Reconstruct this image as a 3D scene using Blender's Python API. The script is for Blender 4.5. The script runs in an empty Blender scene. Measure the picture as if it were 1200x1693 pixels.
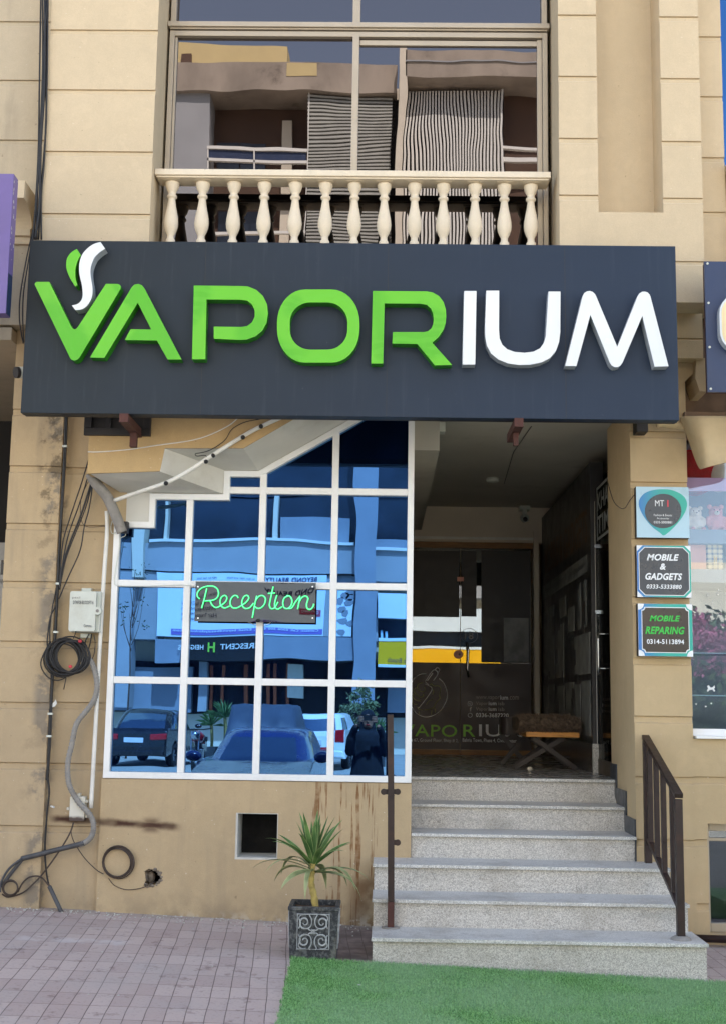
import bpy, bmesh, math, random
from mathutils import Vector, Matrix, noise
from mathutils.geometry import tessellate_polygon
random.seed(7)
S = bpy.context.scene
COL = S.collection
# ------------------------------------------------------------------ camera
FPX, CX, CY = 2100.0, 600.0, 846.5
CAM = Vector((0.0, -7.8, 1.51))
yv = Vector((632 - CX, -(1163 - CY), -FPX)).normalized()
zv = Vector((812 - CX, CY + 12800, -FPX)).normalized()
zv = (zv - yv * zv.dot(yv)).normalized()
xv = yv.cross(zv)
ROT = Matrix((xv, yv, zv))
cd = bpy.data.cameras.new('camera')
cam = bpy.data.objects.new('camera', cd); COL.objects.link(cam)
cam.matrix_world = Matrix.Translation(CAM) @ ROT.to_4x4()
cd.sensor_fit = 'VERTICAL'; cd.sensor_height = 36.0; cd.sensor_width = 36.0
cd.lens = FPX / 1693 * 36.0
cd.clip_start = 0.05; cd.clip_end = 1000
S.camera = cam
# ------------------------------------------------------------------ light
SUN_EL, SUN_AZ = math.radians(56), math.radians(14)
w = bpy.data.worlds.new("World"); S.world = w; w.use_nodes = True
nt = w.node_tree; bg = nt.nodes['Background']
sky = nt.nodes.new('ShaderNodeTexSky'); sky.sky_type = 'NISHITA'; sky.sun_disc = False
sky.sun_elevation = SUN_EL; sky.sun_rotation = SUN_AZ; sky.air_density = 1.0; sky.dust_density = 1.5; sky.ozone_density = 1.0
hs = nt.nodes.new('ShaderNodeHueSaturation'); hs.inputs['Saturation'].default_value = .72; nt.links.new(sky.outputs[0], hs.inputs['Color']); nt.links.new(hs.outputs[0], bg.inputs[0]); bg.inputs[1].default_value = 0.13
sd = bpy.data.lights.new('sun', 'SUN'); sd.energy = 4.2; sd.angle = math.radians(0.5); sd.color = (1.0, 0.95, 0.87)
so = bpy.data.objects.new('sun', sd); COL.objects.link(so)
sdir = Vector((math.sin(SUN_AZ) * math.cos(SUN_EL), math.cos(SUN_AZ) * math.cos(SUN_EL), math.sin(SUN_EL)))
so.rotation_euler = sdir.to_track_quat('Z', 'Y').to_euler()
so.location = (0, 10, 30)
S.view_settings.view_transform = 'Standard'; S.view_settings.look = 'None'
S.view_settings.gamma = 1.0; S.view_settings.exposure = 1.97
S.cycles.max_bounces = 10; S.cycles.diffuse_bounces = 5; S.cycles.glossy_bounces = 5; S.cycles.transparent_max_bounces = 10
S.cycles.use_denoising = True
try: S.cycles.denoiser = 'OPENIMAGEDENOISE'
except Exception: pass
S.cycles.caustics_reflective = False; S.cycles.sample_clamp_indirect = 6.0

# ------------------------------------------------------------------ measuring helpers
def at(px, py, Y):
    d = ROT @ Vector((px - CX, -(py - CY), -FPX))
    return CAM + d * ((Y - CAM.y) / d.y)
def X(px, py, Y): return at(px, py, Y).x
def Z(px, py, Y): return at(px, py, Y).z
def groundz(x, y): return 0.177 - 0.035 * x + 0.03 * (y + 0.9) if y > -3.2 else 0.177 - 0.035 * x - 0.069

# ------------------------------------------------------------------ materials
def lin(c):
    return tuple(((v / 255) / 12.92 if v / 255 <= 0.04045 else ((v / 255 + 0.055) / 1.055) ** 2.4) for v in c)
MATS = {}
class Nd:
    def __init__(s, name):
        s.m = bpy.data.materials.new(name); s.m.use_nodes = True
        s.t = s.m.node_tree; s.b = s.t.nodes['Principled BSDF']; s.out = s.t.nodes['Material Output']
        s.tc = s.n('ShaderNodeTexCoord'); s.geo = s.n('ShaderNodeNewGeometry')
        s.pos = s.geo.outputs['Position']; s.obj = s.tc.outputs['Object']
        MATS[name] = s.m
    def n(s, typ, **kw):
        x = s.t.nodes.new(typ)
        for k, v in kw.items(): setattr(x, k, v)
        return x
    def l(s, a, b): s.t.links.new(a, b)
    def inp(s, node, key, v):
        i = node.inputs[key]
        if hasattr(v, 'is_linked') or isinstance(v, bpy.types.NodeSocket): s.l(v, i)
        else:
            if isinstance(v, tuple) and len(v) == 3 and i.type == 'RGBA': v = v + (1,)
            i.default_value = v
    def noise(s, vec, scale, detail=4, rough=.55, stretch=None, dist=0):
        if stretch:
            mp = s.n('ShaderNodeMapping'); s.l(vec, mp.inputs[0]); mp.inputs['Scale'].default_value = stretch; vec = mp.outputs[0]
        x = s.n('ShaderNodeTexNoise'); s.l(vec, x.inputs['Vector'])
        x.inputs['Scale'].default_value = scale; x.inputs['Detail'].default_value = detail
        x.inputs['Roughness'].default_value = rough; x.inputs['Distortion'].default_value = dist
        return x.outputs['Fac']
    def ramp(s, fac, a, b, ca=0.0, cb=1.0):
        x = s.n('ShaderNodeMapRange'); x.clamp = True; x.interpolation_type = 'SMOOTHSTEP'
        s.inp(x, 0, fac); x.inputs[1].default_value = a; x.inputs[2].default_value = b
        x.inputs[3].default_value = ca; x.inputs[4].default_value = cb
        return x.outputs[0]
    def math(s, op, a, b=0.0, clamp=False):
        x = s.n('ShaderNodeMath', operation=op, use_clamp=clamp); s.inp(x, 0, a); s.inp(x, 1, b); return x.outputs[0]
    def mix(s, fac, a, b, typ='MIX'):
        x = s.n('ShaderNodeMix', data_type='RGBA', blend_type=typ)
        s.inp(x, 0, fac); s.inp(x, 6, a); s.inp(x, 7, b); return x.outputs[2]
    def sep(s, vec):
        x = s.n('ShaderNodeSeparateXYZ'); s.l(vec, x.inputs[0]); return x.outputs
    def band(s, v, lo, hi, soft):
        a = s.ramp(v, lo - soft, lo + soft); b = s.ramp(v, hi - soft, hi + soft, 1.0, 0.0); return s.math('MULTIPLY', a, b)
    def boxmask(s, x0, x1, z0, z1, soft=.02):
        o = s.sep(s.pos); return s.math('MULTIPLY', s.band(o[0], x0, x1, soft), s.band(o[2], z0, z1, soft))
    def bump(s, h, strength=.3, dist=.01, prev=None):
        x = s.n('ShaderNodeBump'); x.inputs['Strength'].default_value = strength; x.inputs['Distance'].default_value = dist
        s.l(h, x.inputs['Height'])
        if prev is not None: s.l(prev, x.inputs['Normal'])
        return x.outputs[0]
    def fin(s, col, rough=.8, metal=0.0, normal=None, spec=None, coat=None):
        s.inp(s.b, 'Base Color', col); s.inp(s.b, 'Roughness', rough); s.inp(s.b, 'Metallic', metal)
        if normal is not None: s.l(normal, s.b.inputs['Normal'])
        if spec is not None: s.b.inputs['Specular IOR Level'].default_value = spec
        if coat: s.b.inputs['Coat Weight'].default_value = coat; s.b.inputs['Coat Roughness'].default_value = .08
        return s.m

def simple(name, rgb, rough=.7, var=.12, scale=6, bump=.15, bscale=90, metal=0.0, dirt=None, spec=None, coat=None, stretch=None):
    s = Nd(name); c = lin(rgb)
    dark = tuple(v * (1 - var) for v in c); lt = tuple(min(1, v * (1 + var)) for v in c)
    f = s.noise(s.obj, scale, 5, stretch=stretch)
    col = s.mix(s.ramp(f, .3, .7), dark, lt)
    if dirt:
        g = s.noise(s.obj, scale * .6, 6, .7)
        col = s.mix(s.ramp(g, .52, .75, 0, dirt[1]), col, lin(dirt[0]))
    nrm = s.bump(s.noise(s.obj, bscale, 3), bump, .004) if bump else None
    rf = s.noise(s.obj, scale * 2, 4)
    return s.fin(col, s.ramp(rf, .2, .8, max(.02, rough - .08), min(1, rough + .08)), metal, nrm, spec, coat)

def stucco(name, rgb, extra=None, var=.07, drt=.35, fine=.35):
    s = Nd(name); c = lin(rgb)
    f = s.noise(s.pos, 1.3, 6, .6); f2 = s.noise(s.pos, 2.0, 5, .6, stretch=(5, 5, .5)); f3 = s.noise(s.pos, 14, 4, .6)
    col = s.mix(s.ramp(f, .3, .7), tuple(v * (1 - var) for v in c), tuple(v * (1 + var) for v in c))
    grey = tuple(a * .5 + b * .5 * .62 for a, b in zip(lin((150, 140, 125)), c))
    col = s.mix(s.ramp(f2, .50, .78, 0, drt), col, grey)
    col = s.mix(s.ramp(f3, .35, .7, 0, .10), col, tuple(v * .6 for v in c))
    gr_ = s.noise(s.pos, 210, 3, .6)
    col = s.mix(s.ramp(gr_, .35, .65, 0, .16), col, tuple(v * .62 for v in c))
    pt = s.noise(s.pos, 4.5, 6, .7, dist=.6)
    col = s.mix(s.ramp(pt, .55, .66, 0, .13), col, tuple(min(1, v * 1.28) for v in c))
    spk = s.noise(s.pos, 55, 2, .5)
    col = s.mix(s.ramp(spk, .74, .78, 0, .5), col, lin((235, 228, 212)))
    col = s.mix(s.ramp(s.noise(s.pos, 31, 2, .5), .26, .22, 0, .45), col, tuple(v * .35 for v in c))
    if extra: col = extra(s, col)
    b1 = s.bump(s.noise(s.pos, 170, 3, .6), fine, .003)
    b2 = s.bump(s.noise(s.pos, 7, 3, .5), .25, .012, b1)
    return s.fin(col, .88, 0, b2, .25)

# sprayed brown streak, drip stains and grime that belong to the lower walls
def low_extra(s, col):
    o = s.sep(s.pos); n1 = s.noise(s.pos, 9, 4, .6)
    # wobbling red-brown sprayed line
    zc = s.math('ADD', s.math('MULTIPLY', o[0], -0.045), 0.705)
    dz = s.math('ABSOLUTE', s.math('SUBTRACT', o[2], zc))
    wob = s.math('ADD', dz, s.math('MULTIPLY', s.math('SUBTRACT', n1, .5), .03))
    blob = s.math('MULTIPLY', s.band(o[0], -1.42, -1.33, .03), s.ramp(dz, .02, .06, 1, 0))
    line = s.math('MULTIPLY', s.math('MAXIMUM', s.ramp(wob, .004, .034, 1, 0), s.math('MULTIPLY', blob, .7)), s.band(o[0], -1.98, -1.21, .04))
    line = s.math('MULTIPLY', line, s.ramp(s.noise(s.pos, 5, 2), .3, .6, .35, .95))
    col = s.mix(line, col, lin((62, 34, 28)))
    # rusty vertical drips under the window
    st = s.noise(s.pos, 3.0, 3, .6, stretch=(14, 14, .6))
    m = s.math('MULTIPLY', s.ramp(st, .555, .60), s.boxmask(-.42, .06, .12, 1.05, .05))
    m = s.math('MULTIPLY', m, s.ramp(s.noise(s.pos, 12, 3), .35, .6, .2, .85))
    col = s.mix(m, col, lin((120, 78, 42)))
    m2 = s.math('MULTIPLY', s.boxmask(-.17, .02, .1, .50, .07), s.ramp(s.noise(s.pos, 5, 5), .35, .6))
    col = s.mix(s.math('MULTIPLY', m2, .75), col, lin((104, 70, 42)))
    # efflorescence and grime at the foot
    ft = s.math('MULTIPLY', s.ramp(o[2], .18, .42, 1, 0), s.ramp(s.noise(s.pos, 6, 5, .65), .38, .62))
    col = s.mix(s.math('MULTIPLY', ft, .55), col, lin((118, 104, 88)))
    pale = s.math('MULTIPLY', s.ramp(o[2], .22, .29, 1, 0), s.ramp(s.noise(s.pos, 16, 4, .6), .5, .6))
    col = s.mix(s.math('MULTIPLY', pale, .6), col, lin((190, 180, 165)))
    return col
def pil_extra(s, col):
    o = s.sep(s.pos)
    # bare grey render along the cable run
    gap = s.math('MULTIPLY', s.band(o[0], -2.11, -2.0, .03), s.ramp(s.noise(s.pos, 5, 5, .65), .48, .56))
    col = s.mix(s.math('MULTIPLY', gap, .8), col, lin((128, 120, 108)))
    dark_patch = s.math('MULTIPLY', s.band(o[0], -2.16, -1.98, .03), s.ramp(s.noise(s.pos, 8, 5, .65), .5, .62))  # dark patches along the pier joint, stronger towards the top
    dark_patch = s.math('MULTIPLY', dark_patch, s.ramp(o[2], 2.2, 2.9, 0.15, .6))
    col = s.mix(dark_patch, col, lin((50, 42, 34)))
    return low_extra(s, s.mix(s.ramp(o[2], .9, 2.6, .35, 0), col, s.mix(.5, col, lin((140, 125, 108)))))

UPC = (204, 186, 156)
stucco('stucco_upper', UPC, drt=.12, var=.04)
stucco('stucco_fascia', (190, 162, 118), drt=.12, var=.05)
stucco('stucco_low', (186, 164, 130), extra=low_extra)
stucco('stucco_pilaster', (190, 168, 134), extra=pil_extra, drt=.45)
stucco('stucco_column', (196, 173, 136), drt=.15)
stucco('stucco_grey', (184, 170, 146), drt=.5)
stucco('render_tan', (178, 164, 140), drt=.2, fine=.15)
stucco('cast_stone', (222, 209, 186), drt=.15, fine=.15, var=.05)
simple('soffit_white', (206, 204, 196), .85, .06, 3, .1, dirt=((150, 140, 120), .3))
simple('white_frame', (232, 233, 232), .38, .03, 4, .05, dirt=((170, 160, 140), .25))
simple('bronze_frame', (176, 164, 146), .42, .05, 5, .05, 90, .35)
simple('bronze_dark', (92, 80, 66), .5, .1, 5, .05, 90, .3)
simple('dark_iron', (46, 33, 31), .45, .25, 12, .25, 70, .2, dirt=((78, 46, 34), .4))
simple('rust_iron', (76, 42, 34), .75, .25, 15, .3, 70, dirt=((70, 38, 30), .6))
simple('black_iron', (34, 30, 30), .6, .3, 12, .2)
simple('black_cable', (26, 25, 26), .5, .2, 20, .05)
simple('grey_cable', (70, 70, 72), .55, .25, 20, .1)
simple('brown_cable', (66, 54, 46), .6, .25, 20, .1)
simple('conduit_grey', (138, 134, 128), .65, .12, 20, .2, 120, dirt=((95, 85, 75), .6))
simple('pipe_white', (222, 220, 212), .45, .06, 8, .05, dirt=((165, 150, 125), .4))
simple('box_plastic', (204, 208, 198), .5, .04, 6, .05, dirt=((165, 160, 140), .35))
simple('ink_grey', (70, 72, 78), .6, .1, 30, 0)
simple('tape_red', (200, 60, 70), .6, .1, 20, .1)
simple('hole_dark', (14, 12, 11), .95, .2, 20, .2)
simple('rubble', (120, 110, 98), .95, .35, 25, .9, 40)
simple('vent_lining', (196, 194, 186), .85, .08, 9, .2, dirt=((140, 130, 115), .5))
simple('porch_ceiling', (186, 182, 172), .85, .06, 2, .05, dirt=((105, 100, 92), .4))
simple('porch_wall', (212, 200, 182), .85, .06, 2, .1)
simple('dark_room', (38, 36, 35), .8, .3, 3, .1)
simple('wood_trim', (150, 108, 62), .55, .22, 8, .15, 60, dirt=((90, 62, 36), .5), stretch=(1, 8, 12))
simple('bench_wood', (206, 142, 62), .45, .2, 9, .15, 60, stretch=(1, 9, 9))
simple('bench_leg', (44, 34, 30), .5, .2, 9, .1)
simple('vinyl_dark', (62, 48, 43), .45, .08, 3, .03)
simple('decal_white', (248, 248, 246), .5, .05, 8, 0)
simple('decal_dim', (176, 166, 156), .5, .05, 8, 0)
simple('decal_green', (150, 215, 70), .5, .06, 8, 0)
simple('decal_olive', (150, 152, 90), .5, .06, 8, 0)
simple('poster_black', (44, 43, 44), .35, .3, 3, .03)
simple('poster_grey', (128, 130, 128), .5, .3, 8, .03)
simple('poster_text', (112, 88, 66), .5, .1, 8, 0)
simple('chrome', (205, 205, 205), .15, .03, 8, 0, metal=1.0)
simple('dark_tile', (58, 62, 68), .35, .12, 8, .05)
simple('sign_side', (40, 36, 34), .5, .1, 9, .05)
simple('sign_black', (60, 66, 74), .3, .1, 4, .02)
simple('sign_brown', (54, 47, 42), .3, .1, 4, .02)
simple('sign_sky', (172, 205, 222), .3, .05, 4, .02)
simple('sign_white_ink', (232, 236, 240), .4, .02, 4, 0)
simple('sign_green_ink', (46, 190, 70), .4, .03, 4, 0)
simple('sign_red_ink', (206, 62, 76), .4, .03, 4, 0)
simple('neighbour_blue', (32, 50, 84), .4, .08, 3, .03)
simple('purple_paint', (108, 92, 150), .45, .12, 3, .05, dirt=((88, 72, 128), .5))
simple('acrylic_white', (212, 218, 222), .22, .02, 3, 0, coat=.4)
simple('letter_side', (172, 178, 184), .35, .04, 5, .02)
simple('cream_inner', (226, 205, 160), .5, .05, 5, 0)
simple('awning', (190, 170, 134), .85, .08, 6, .35, 260, dirt=((140, 118, 84), .35))
simple('red_plush', (178, 18, 32), .95, .15, 20, .6, 180)
simple('bear_cream', (232, 222, 208), .95, .06, 20, .8, 160)
simple('bear_pink', (226, 160, 164), .95, .06, 20, .8, 160)
simple('bear_dark', (70, 54, 50), .6, .1, 20, .1)
simple('peach_box', (226, 160, 140), .5, .04, 6, .02)
simple('gold', (216, 170, 60), .4, .1, 9, .05, metal=.5)
simple('fur', (92, 78, 66), .95, .4, 40, .9, 120)
simple('soil', (96, 74, 58), .95, .3, 30, .9, 60)
simple('pebble', (222, 214, 196), .8, .1, 20, .3)
simple('trunk', (170, 150, 84), .8, .25, 25, .5, 60, dirt=((80, 62, 36), .8))
simple('paper_white', (214, 214, 208), .8, .06, 8, .05)
simple('lavender', (206, 170, 206), .5, .06, 8, .02)
simple('shelf_grey', (128, 142, 158), .5, .08, 3, .02)
simple('grey_poster', (170, 168, 164), .5, .1, 3, .02)
simple('skin', (176, 124, 96), .6, .08, 20, .1)
simple('black_cloth', (26, 28, 34), .95, .2, 14, .4, 120)
simple('hair_black', (16, 14, 14), .7, .2, 60, .5)
simple('tar', (46, 42, 40), .9, .2, 12, .5)
# green acrylic with soft swirls painting in the film's reflections
def acrylic_green():
    s = Nd('acrylic_green')
    wv = s.n('ShaderNodeTexWave', wave_type='RINGS'); s.l(s.obj, wv.inputs['Vector'])
    wv.inputs['Scale'].default_value = 6; wv.inputs['Distortion'].default_value = 9; wv.inputs['Detail'].default_value = 1; wv.inputs['Detail Scale'].default_value = .7
    patch = s.ramp(s.noise(s.obj, 3.2, 1), .5, .54)
    f = s.math('MULTIPLY', s.ramp(wv.outputs['Fac'], .3, .8), patch)
    col = s.mix(s.ramp(s.noise(s.obj, 1.7, 1), .45, .5), lin((66, 172, 8)), lin((86, 184, 24)))
    col = s.mix(s.math('MULTIPLY', f, .35), col, lin((86, 186, 34)))
    return s.fin(col, .18, 0, None, .35, .08)
acrylic_green()
simple('green_side', (44, 134, 12), .35, .04, 4, .02)
def sign_panel():
    s = Nd('sign_panel'); o = s.sep(s.pos)
    c = s.mix(s.ramp(s.noise(s.pos, 1.1, 5, .6), .3, .7), lin((37, 44, 50)), lin((41, 49, 57)))
    streak = s.noise(s.pos, 3, 4, .6, stretch=(9, 9, .5))
    c = s.mix(s.ramp(streak, .55, .75, 0, .3), c, lin((72, 78, 84)))
    c = s.mix(s.ramp(s.noise(s.pos, 26, 5, .75), .66, .74, 0, .4), c, lin((105, 109, 113)))
    c = s.mix(s.ramp(o[0], -2.0, 1.6, 0, .45), c, lin((40, 58, 86)))
    n = s.bump(s.noise(s.pos, 2.2, 2), .12, .02, s.bump(s.noise(s.pos, 300, 2), .15, .001))
    return s.fin(c, .5, 0, n, .22)
sign_panel()
def glass_mirror(name, tint, dark, wob=.0015, rough=0.0, k=.92):
    s = Nd(name); t = s.t; t.nodes.remove(s.b)
    g = s.n('ShaderNodeBsdfGlossy'); g.inputs['Color'].default_value = tint + (1,); g.inputs['Roughness'].default_value = rough
    d = s.n('ShaderNodeBsdfDiffuse'); sm = s.ramp(s.noise(s.pos, 7, 5, .7, stretch=(1, 1, .4)), .4, .75)
    s.inp(d, 'Color', s.mix(sm, dark, tuple(v * 2.2 for v in dark)))
    n = s.bump(s.noise(s.pos, 1.6, 1.5, .4), 1.0, wob)
    s.l(n, g.inputs['Normal'])
    m = s.n('ShaderNodeMixShader'); m.inputs[0].default_value = k
    s.l(d.outputs[0], m.inputs[1]); s.l(g.outputs[0], m.inputs[2]); s.l(m.outputs[0], s.out.inputs[0])
glass_mirror('glass_blue', (.058, .156, .345), (.005, .019, .088), .0011)
glass_mirror('glass_bronze', (.150, .138, .140), (.012, .009, .009), .0010)
glass_mirror('mirror_grey', (.040, .040, .042), (.012, .012, .012), .003)
def glass_clear(name, tint, gl, k, wob=.001):
    s = Nd(name); t = s.t; t.nodes.remove(s.b)
    g = s.n('ShaderNodeBsdfGlossy'); g.inputs['Color'].default_value = gl + (1,); g.inputs['Roughness'].default_value = 0
    s.l(s.bump(s.noise(s.pos, 1.6, 2, .4), 1.0, wob), g.inputs['Normal'])
    d = s.n('ShaderNodeBsdfTransparent'); d.inputs['Color'].default_value = tint + (1,)
    m = s.n('ShaderNodeMixShader'); m.inputs[0].default_value = k
    s.l(d.outputs[0], m.inputs[1]); s.l(g.outputs[0], m.inputs[2]); s.l(m.outputs[0], s.out.inputs[0])
glass_clear('glass_door', (.5, .5, .48), (1, 1, 1), .13, .0003)
glass_clear('glass_shop', (.94, .96, .98), (.8, .9, 1), .085, .0005)
def granite(name, a, b, rough=.6, extra=0):
    s = Nd(name)
    v = s.n('ShaderNodeTexVoronoi'); s.l(s.pos, v.inputs['Vector']); v.inputs['Scale'].default_value = 260
    r = s.ramp(v.outputs['Color'], .0, 1.0)
    sep = s.n('ShaderNodeSeparateColor'); s.l(v.outputs['Color'], sep.inputs[0])
    f = s.noise(s.pos, 95, 3, .7)
    c = s.mix(s.ramp(sep.outputs[0], .1, .9), lin(a), lin(b))
    c = s.mix(s.ramp(f, .56, .64, 0, .55), c, tuple(v_ * .45 for v_ in lin(a)))
    c = s.mix(s.ramp(s.noise(s.pos, 2.6, 6, .7), .46, .7, 0, .45), c, lin((140, 132, 120)))
    c = s.mix(s.ramp(s.noise(s.pos, 11, 5, .7), .58, .68, 0, .3), c, lin((110, 104, 96)))
    c = s.mix(s.ramp(s.noise(s.pos, 1.5, 4, .6, stretch=(1, 3, 4)), .52, .7, 0, .3), c, lin((128, 128, 124)))
    return s.fin(c, rough, 0, s.bump(f, .15, .002), .4)
granite('granite', (166, 161, 153), (214, 209, 200))
granite('granite_tread', (186, 184, 180), (210, 207, 201), .6)
granite('granite_nosing', (176, 174, 168), (222, 220, 214), .6)
granite('granite_dark', (44, 40, 40), (70, 66, 66), .22)
def porch_marble():
    s = Nd('marble_floor')
    f = s.noise(s.pos, 2.2, 8, .7, stretch=(1, 3, 1), dist=1.5)
    c = s.mix(s.ramp(f, .35, .65), lin((140, 138, 134)), lin((158, 156, 151)))
    return s.fin(c, s.ramp(s.noise(s.pos, 9, 4), .3, .7, .18, .32), 0, None, .5)
porch_marble()
def pavers():
    s = Nd('pavers')
    mp = s.n('ShaderNodeMapping'); s.l(s.pos, mp.inputs[0]); mp.inputs['Rotation'].default_value = (0, 0, math.radians(86)); 
    mp.inputs['Location'].default_value = (.07, .03, 0)
    nz = s.n('ShaderNodeTexNoise'); s.l(s.pos, nz.inputs['Vector']); nz.inputs['Scale'].default_value = 3
    vm = s.n('ShaderNodeVectorMath', operation='MULTIPLY_ADD'); s.l(nz.outputs['Color'], vm.inputs[0]); vm.inputs[1].default_value = (.012, .012, 0); s.l(mp.outputs[0], vm.inputs[2])
    br = s.n('ShaderNodeTexBrick'); s.l(vm.outputs[0], br.inputs['Vector'])
    br.offset = 0.0; br.inputs['Scale'].default_value = 1.0; br.inputs['Brick Width'].default_value = .2; br.inputs['Row Height'].default_value = .085
    br.inputs['Mortar Size'].default_value = .0024; br.inputs['Mortar Smooth'].default_value = .3; br.inputs['Bias'].default_value = 0
    br.inputs['Color1'].default_value = lin((176, 157, 151)) + (1,); br.inputs['Color2'].default_value = lin((192, 175, 168)) + (1,)
    br.inputs['Mortar'].default_value = lin((112, 98, 94)) + (1,)
    c = br.outputs['Color']
    c = s.mix(s.ramp(s.noise(s.pos, 2.2, 6, .65), .4, .7, 0, .5), c, lin((172, 164, 160)))
    c = s.mix(s.ramp(s.noise(s.pos, 9, 5, .7), .56, .68, 0, .55), c, lin((110, 88, 84)))
    c = s.mix(s.ramp(s.noise(s.pos, 60, 3, .7), .5, .8, 0, .4), c, lin((110, 100, 96)))
    o = s.sep(s.pos)
    # dark strip beside the steps and dusty foot of the wall
    dm = s.math('MULTIPLY', s.band(o[0], -.36, .0, .06), s.band(o[1], -.9, .1, .05))
    c = s.mix(s.math('MULTIPLY', dm, s.ramp(s.noise(s.pos, 5, 5, .6), .3, .6, .45, .9)), c, lin((92, 80, 76)))
    du = s.math('MULTIPLY', s.ramp(o[1], -.16, 0.0), s.ramp(s.noise(s.pos, 8, 5, .6), .35, .55))
    c = s.mix(s.math('MULTIPLY', du, .8), c, lin((158, 148, 136)))
    wh = s.math('MULTIPLY', s.band(o[0], -1.95, -1.32, .06), s.band(o[1], -.86, -.74, .03))
    c = s.mix(s.math('MULTIPLY', wh, s.ramp(s.noise(s.pos, 11, 4), .4, .62, 0, .5)), c, lin((205, 200, 200)))
    n = s.bump(s.math('SUBTRACT', 1.0, br.outputs['Fac']), .6, .006, s.bump(s.noise(s.pos, 90, 3), .3, .003))
    return s.fin(c, .85, 0, n, .3)
pavers()
simple('road', (170, 164, 154), .9, .1, 1.5, .3, 60, dirt=((140, 132, 120), .5))
def leafm(name, a, b, scale=9):
    s = Nd(name); oi = s.n('ShaderNodeObjectInfo')
    c = s.mix(s.ramp(s.noise(s.obj, scale, 3), .35, .65), lin(a), lin(b))
    s.fin(c, .5, 0, None, .35); return s.m
leafm('leaf_green', (66, 98, 52), (108, 140, 78)); leafm('leaf_edge', (140, 156, 100), (176, 186, 130)); leafm('leaf_old', (112, 120, 78), (150, 156, 110))
leafm('leaf_tree', (36, 62, 28), (70, 98, 42), 3); leafm('flower_pink', (150, 60, 100), (196, 110, 150), 6)
def turf():
    s = Nd('turf')
    a = s.noise(s.pos, 110, 3, .7); b = s.noise(s.pos, 1.7, 5, .6)
    c = s.mix(s.ramp(a, .38, .62), lin((48, 104, 44)), lin((160, 208, 136)))
    c = s.mix(s.ramp(b, .38, .62, 0, .5), c, lin((158, 188, 150)))
    return s.fin(c, .8, 0, None, .25)
turf()
def planter_mat():
    s = Nd('planter_relief')
    f = s.noise(s.obj, 40, 5, .7); g = s.noise(s.obj, 9, 5, .7, stretch=(1, 1, .6))
    c = s.mix(s.ramp(f, .45, .62), lin((44, 46, 50)), lin((96, 98, 98)))
    c = s.mix(s.ramp(g, .55, .7, 0, .5), c, lin((120, 118, 106)))
    return s.fin(c, .6, 0, s.bump(f, .5, .006), .4)
planter_mat()
simple('planter_silver', (166, 168, 168), .5, .3, 50, .4, 60)
def grad(name, a, b, x0, x1, rough=.3):
    s = Nd(name); o = s.sep(s.pos); return s.fin(s.mix(s.ramp(o[0], x0, x1), lin(a), lin(b)), rough)
grad('sign_grad', (52, 112, 196), (40, 172, 156), 1.50, 1.74)
def emit(name, rgb, st):
    s = Nd(name); s.b.inputs['Base Color'].default_value = lin(rgb) + (1,); s.b.inputs['Emission Color'].default_value = lin(rgb) + (1,); s.b.inputs['Emission Strength'].default_value = st
    s.b.inputs['Roughness'].default_value = .3
emit('neon_green', (20, 225, 95), .30)
emit('neon_core', (120, 255, 180), .33)
# plaid for the gift box
def plaid():
    s = Nd('plaid'); o = s.sep(s.obj)
    a = s.math('PINGPONG', s.math('MULTIPLY', o[0], 60), 1.0); b = s.math('PINGPONG', s.math('MULTIPLY', o[2], 60), 1.0)
    c = s.mix(s.ramp(a, .55, .7), lin((228, 205, 160)), lin((70, 74, 92))); c2 = s.mix(s.ramp(b, .55, .7), lin((228, 205, 160)), lin((90, 84, 92)))
    return s.fin(s.mix(.5, c, c2), .5)
plaid()

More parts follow.
